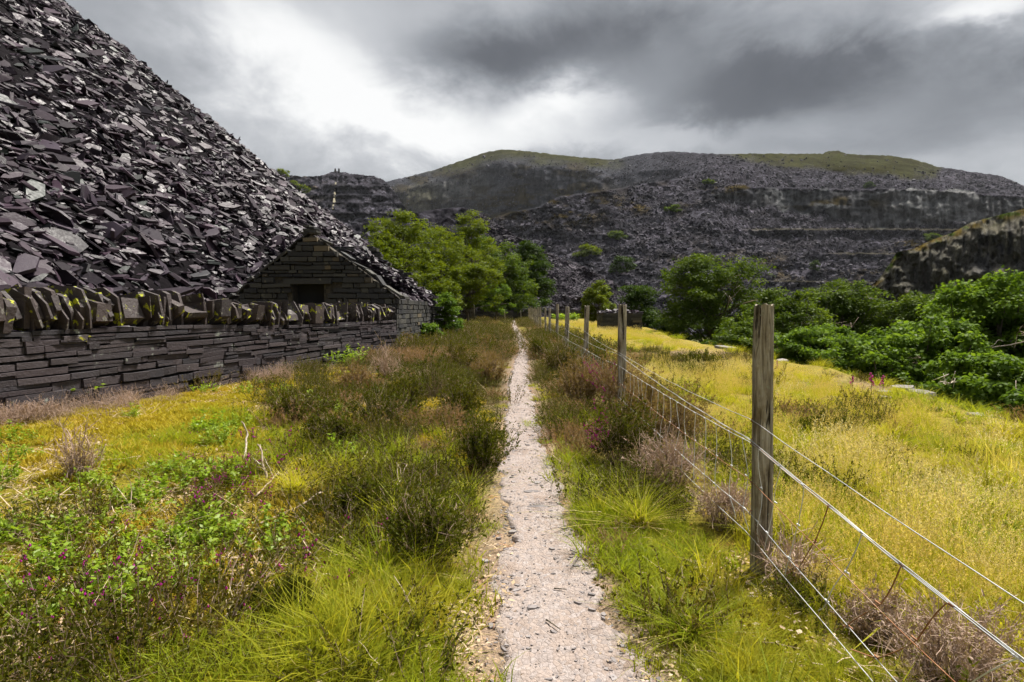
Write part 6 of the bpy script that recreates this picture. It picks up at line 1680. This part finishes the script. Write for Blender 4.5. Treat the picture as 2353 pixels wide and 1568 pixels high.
stick('standing forked pale twig left of the round tussock', [(613, 1125, 0), (600, 1118, .12), (594, 1110, .22)], 3.2, M_deadwood, 233)
stick('thick reddish rotten log at the lower left corner', [(100, 1495, .01), (161, 1453, .03)], 8.5, mat_bark('rotten_wood', (.10, .035, .015), (.30, .13, .06)), 234, fork=False)
stick('curved forked stick in the centre of the bilberry patch', [(360, 1238, 0), (406, 1262, .03), (439, 1223, .06)], 3.4, M_deadwood, 235)
stick('dark thin twig lying across the near path', [(1255, 1405, -.02), (1288, 1428, -.02)], 2.2, M_bark, 236, fork=False)
stick('short dark twig lying on the path further up', [(1273, 1335, -.02), (1302, 1339, -.02)], 1.8, M_bark, 237, fork=False)

def flat_stone(name, label, u, v, wpx, dpx, hpx, seed, cat='stone', group=None, yaw=0.0, tilt=0.0, mat=None, k_=6, lift=.3):
    r = np.random.default_rng(seed); b = gp_at(u, v); d = b[1]
    L_, T_h = wpx / FPX * d, max(.012, hpx / FPX * d); D_ = dpx / FPX * d * (d / 1.25)
    c_, s_ = math.cos(yaw), math.sin(yaw); nn_ = unit(np.array([tilt, -.05, 1.])[None])
    V, Fs = slabs(np.array([[0, 0, T_h * lift]]), np.array([[c_, s_, 0]]), nn_, np.array([L_]), np.array([max(D_, L_ * .3)]), np.array([T_h]), r, k_)
    o = obj(name, npmesh(name, V, Fs, {'rnd': np.full(len(V), r.uniform(0, 1))}), mat or M_chip, None, b); tag(o, label, cat, group)
    return o
flat_stone('pointed_slate', 'pale pointed splinter of slate lying along the right path edge', 1237, 1000, 15, 14, 3, 1, yaw=1.45, k_=4)
flat_stone('path_stone', 'grey angular slab on the left of the path level with the broad heather bush', 1179, 1204, 26, 9, 6, 2)
flat_stone('path_stone', 'blue-grey stone in the middle of the near path', 1225, 1376, 28, 12, 9, 3)
flat_stone('path_stone', 'flat pale stone embedded across the path at mid distance', 1235, 1150, 70, 7, 2, 4)
flat_stone('path_stone', 'wide flat pale slab set across the path below the first', 1220, 1115, 60, 6, 2, 5)
flat_stone('path_stone', 'grey slab half sunk on the right of the path beyond the pointed slate', 1236, 1096, 26, 7, 5, 6)
flat_stone('path_stone', 'pale roundish stone in the grass right of the path near the bottom', 1580, 1480, 20, 9, 10, 7)
flat_stone('path_stone', 'pale flat stone at the left path margin under the dark bush', 1115, 1270, 34, 8, 5, 8, yaw=-.4)
PG = 'loose stones on the path'
for q in range(34):
    y = float(np.exp(br_.uniform(math.log(2.0), math.log(7)))); sd = br_.uniform(-1.05, 1.05)
    x = float(path_x(y) + sd * path_w(y)); u, v, _ = project(np.array([x, y, float(ground_z(x, y))]))
    s_ = br_.uniform(.022, .05) * FPX / y
    flat_stone('loose_stone', 'fist-sized loose grey slate stone resting on the path gravel', float(u), float(v), s_, s_ * .25, s_ * .30, 300 + q, group=PG, yaw=br_.uniform(-1, 1), lift=.45)
EG = 'slate slabs at the field edge'
for q, (u, v, w_) in enumerate([(2262, 948, 80), (2145, 936, 46), (2075, 893, 60), (2035, 905, 40), (2110, 900, 70), (2030, 918, 36), (1665, 800, 40), (1800, 829, 30), (1700, 806, 26)]):
    flat_stone('bedrock_slab', 'flat grey slate slab showing through the turf along the field edge', u, v, w_, w_ * .16, 7, 400 + q, 'slab', EG, br_.uniform(-.4, .2), mat=M_chip)
m, nt = new_mat('foxglove_pink'); k = NT(nt); k.leaf(k.ramp(k.attr('rnd'), [(0, (.45, .04, .22)), (1, (.62, .10, .36))]), .4, .03); M_fox = m
for (u, v, lab, sd) in ((2001, 905, 'brightest pink foxglove spike near the field edge slabs', 1), (1957, 900, 'smaller pink foxglove left of the brightest one', 2), (1786, 862, 'faint pink foxglove just right of the nearest post', 3), (2028, 898, 'short pale foxglove right of the brightest one', 4)):
    r = np.random.default_rng(sd + 700); b = gp_at(u, v); root = empty('foxglove', b); tag(root, lab, 'foxglove')
    H_ = .34 if sd == 1 else .26
    V, Fs = tube(np.array([[0, 0, -.05], [.01, 0, H_ * .5], [.0, .01, H_]]), [.006, .005, .003], 5); obj('stem', npmesh('stem', V, Fs), M_leaf_oak, root)
    nb = 16 if sd == 1 else 9
    for q in range(nb):
        z_ = H_ * (.45 + .52 * q / nb); an = r.uniform(0, 6.28); d_ = np.array([math.cos(an), math.sin(an), -.6]); s0 = .034 * (1.2 - q / nb * .7)
        V, Fs = tube(np.array([[0, 0, z_], np.array([0, 0, z_]) + d_ * s0 * .5, np.array([0, 0, z_]) + d_ * s0]), [.003, .009, .012], 6); obj('blossom', npmesh('blossom', V, Fs, {'rnd': np.full(len(V), r.uniform(0, 1))}), M_fox, root)

# ================================================================== AIR
hzv = np.array([[-1500, -60, -128], [1900, -60, -128], [1900, 2300, -128], [-1500, 2300, -128]], float)
haze = obj('haze', boxmesh('haze', np.concatenate([hzv, hzv + [0, 0, 345]])))
m, nt = new_mat('damp_air'); k = NT(nt)
pv_ = k.n('ShaderNodeVolumePrincipled'); pv_.inputs['Color'].default_value = (.86, .90, .96, 1); pv_.inputs['Density'].default_value = .000055; pv_.inputs['Anisotropy'].default_value = .2
mo = k.n('ShaderNodeOutputMaterial'); k.l(pv_.outputs[0], mo.inputs['Volume'])
haze.data.materials.append(m); tag(haze, 'thin damp haze over the quarry hills', 'haze', kind='stuff')
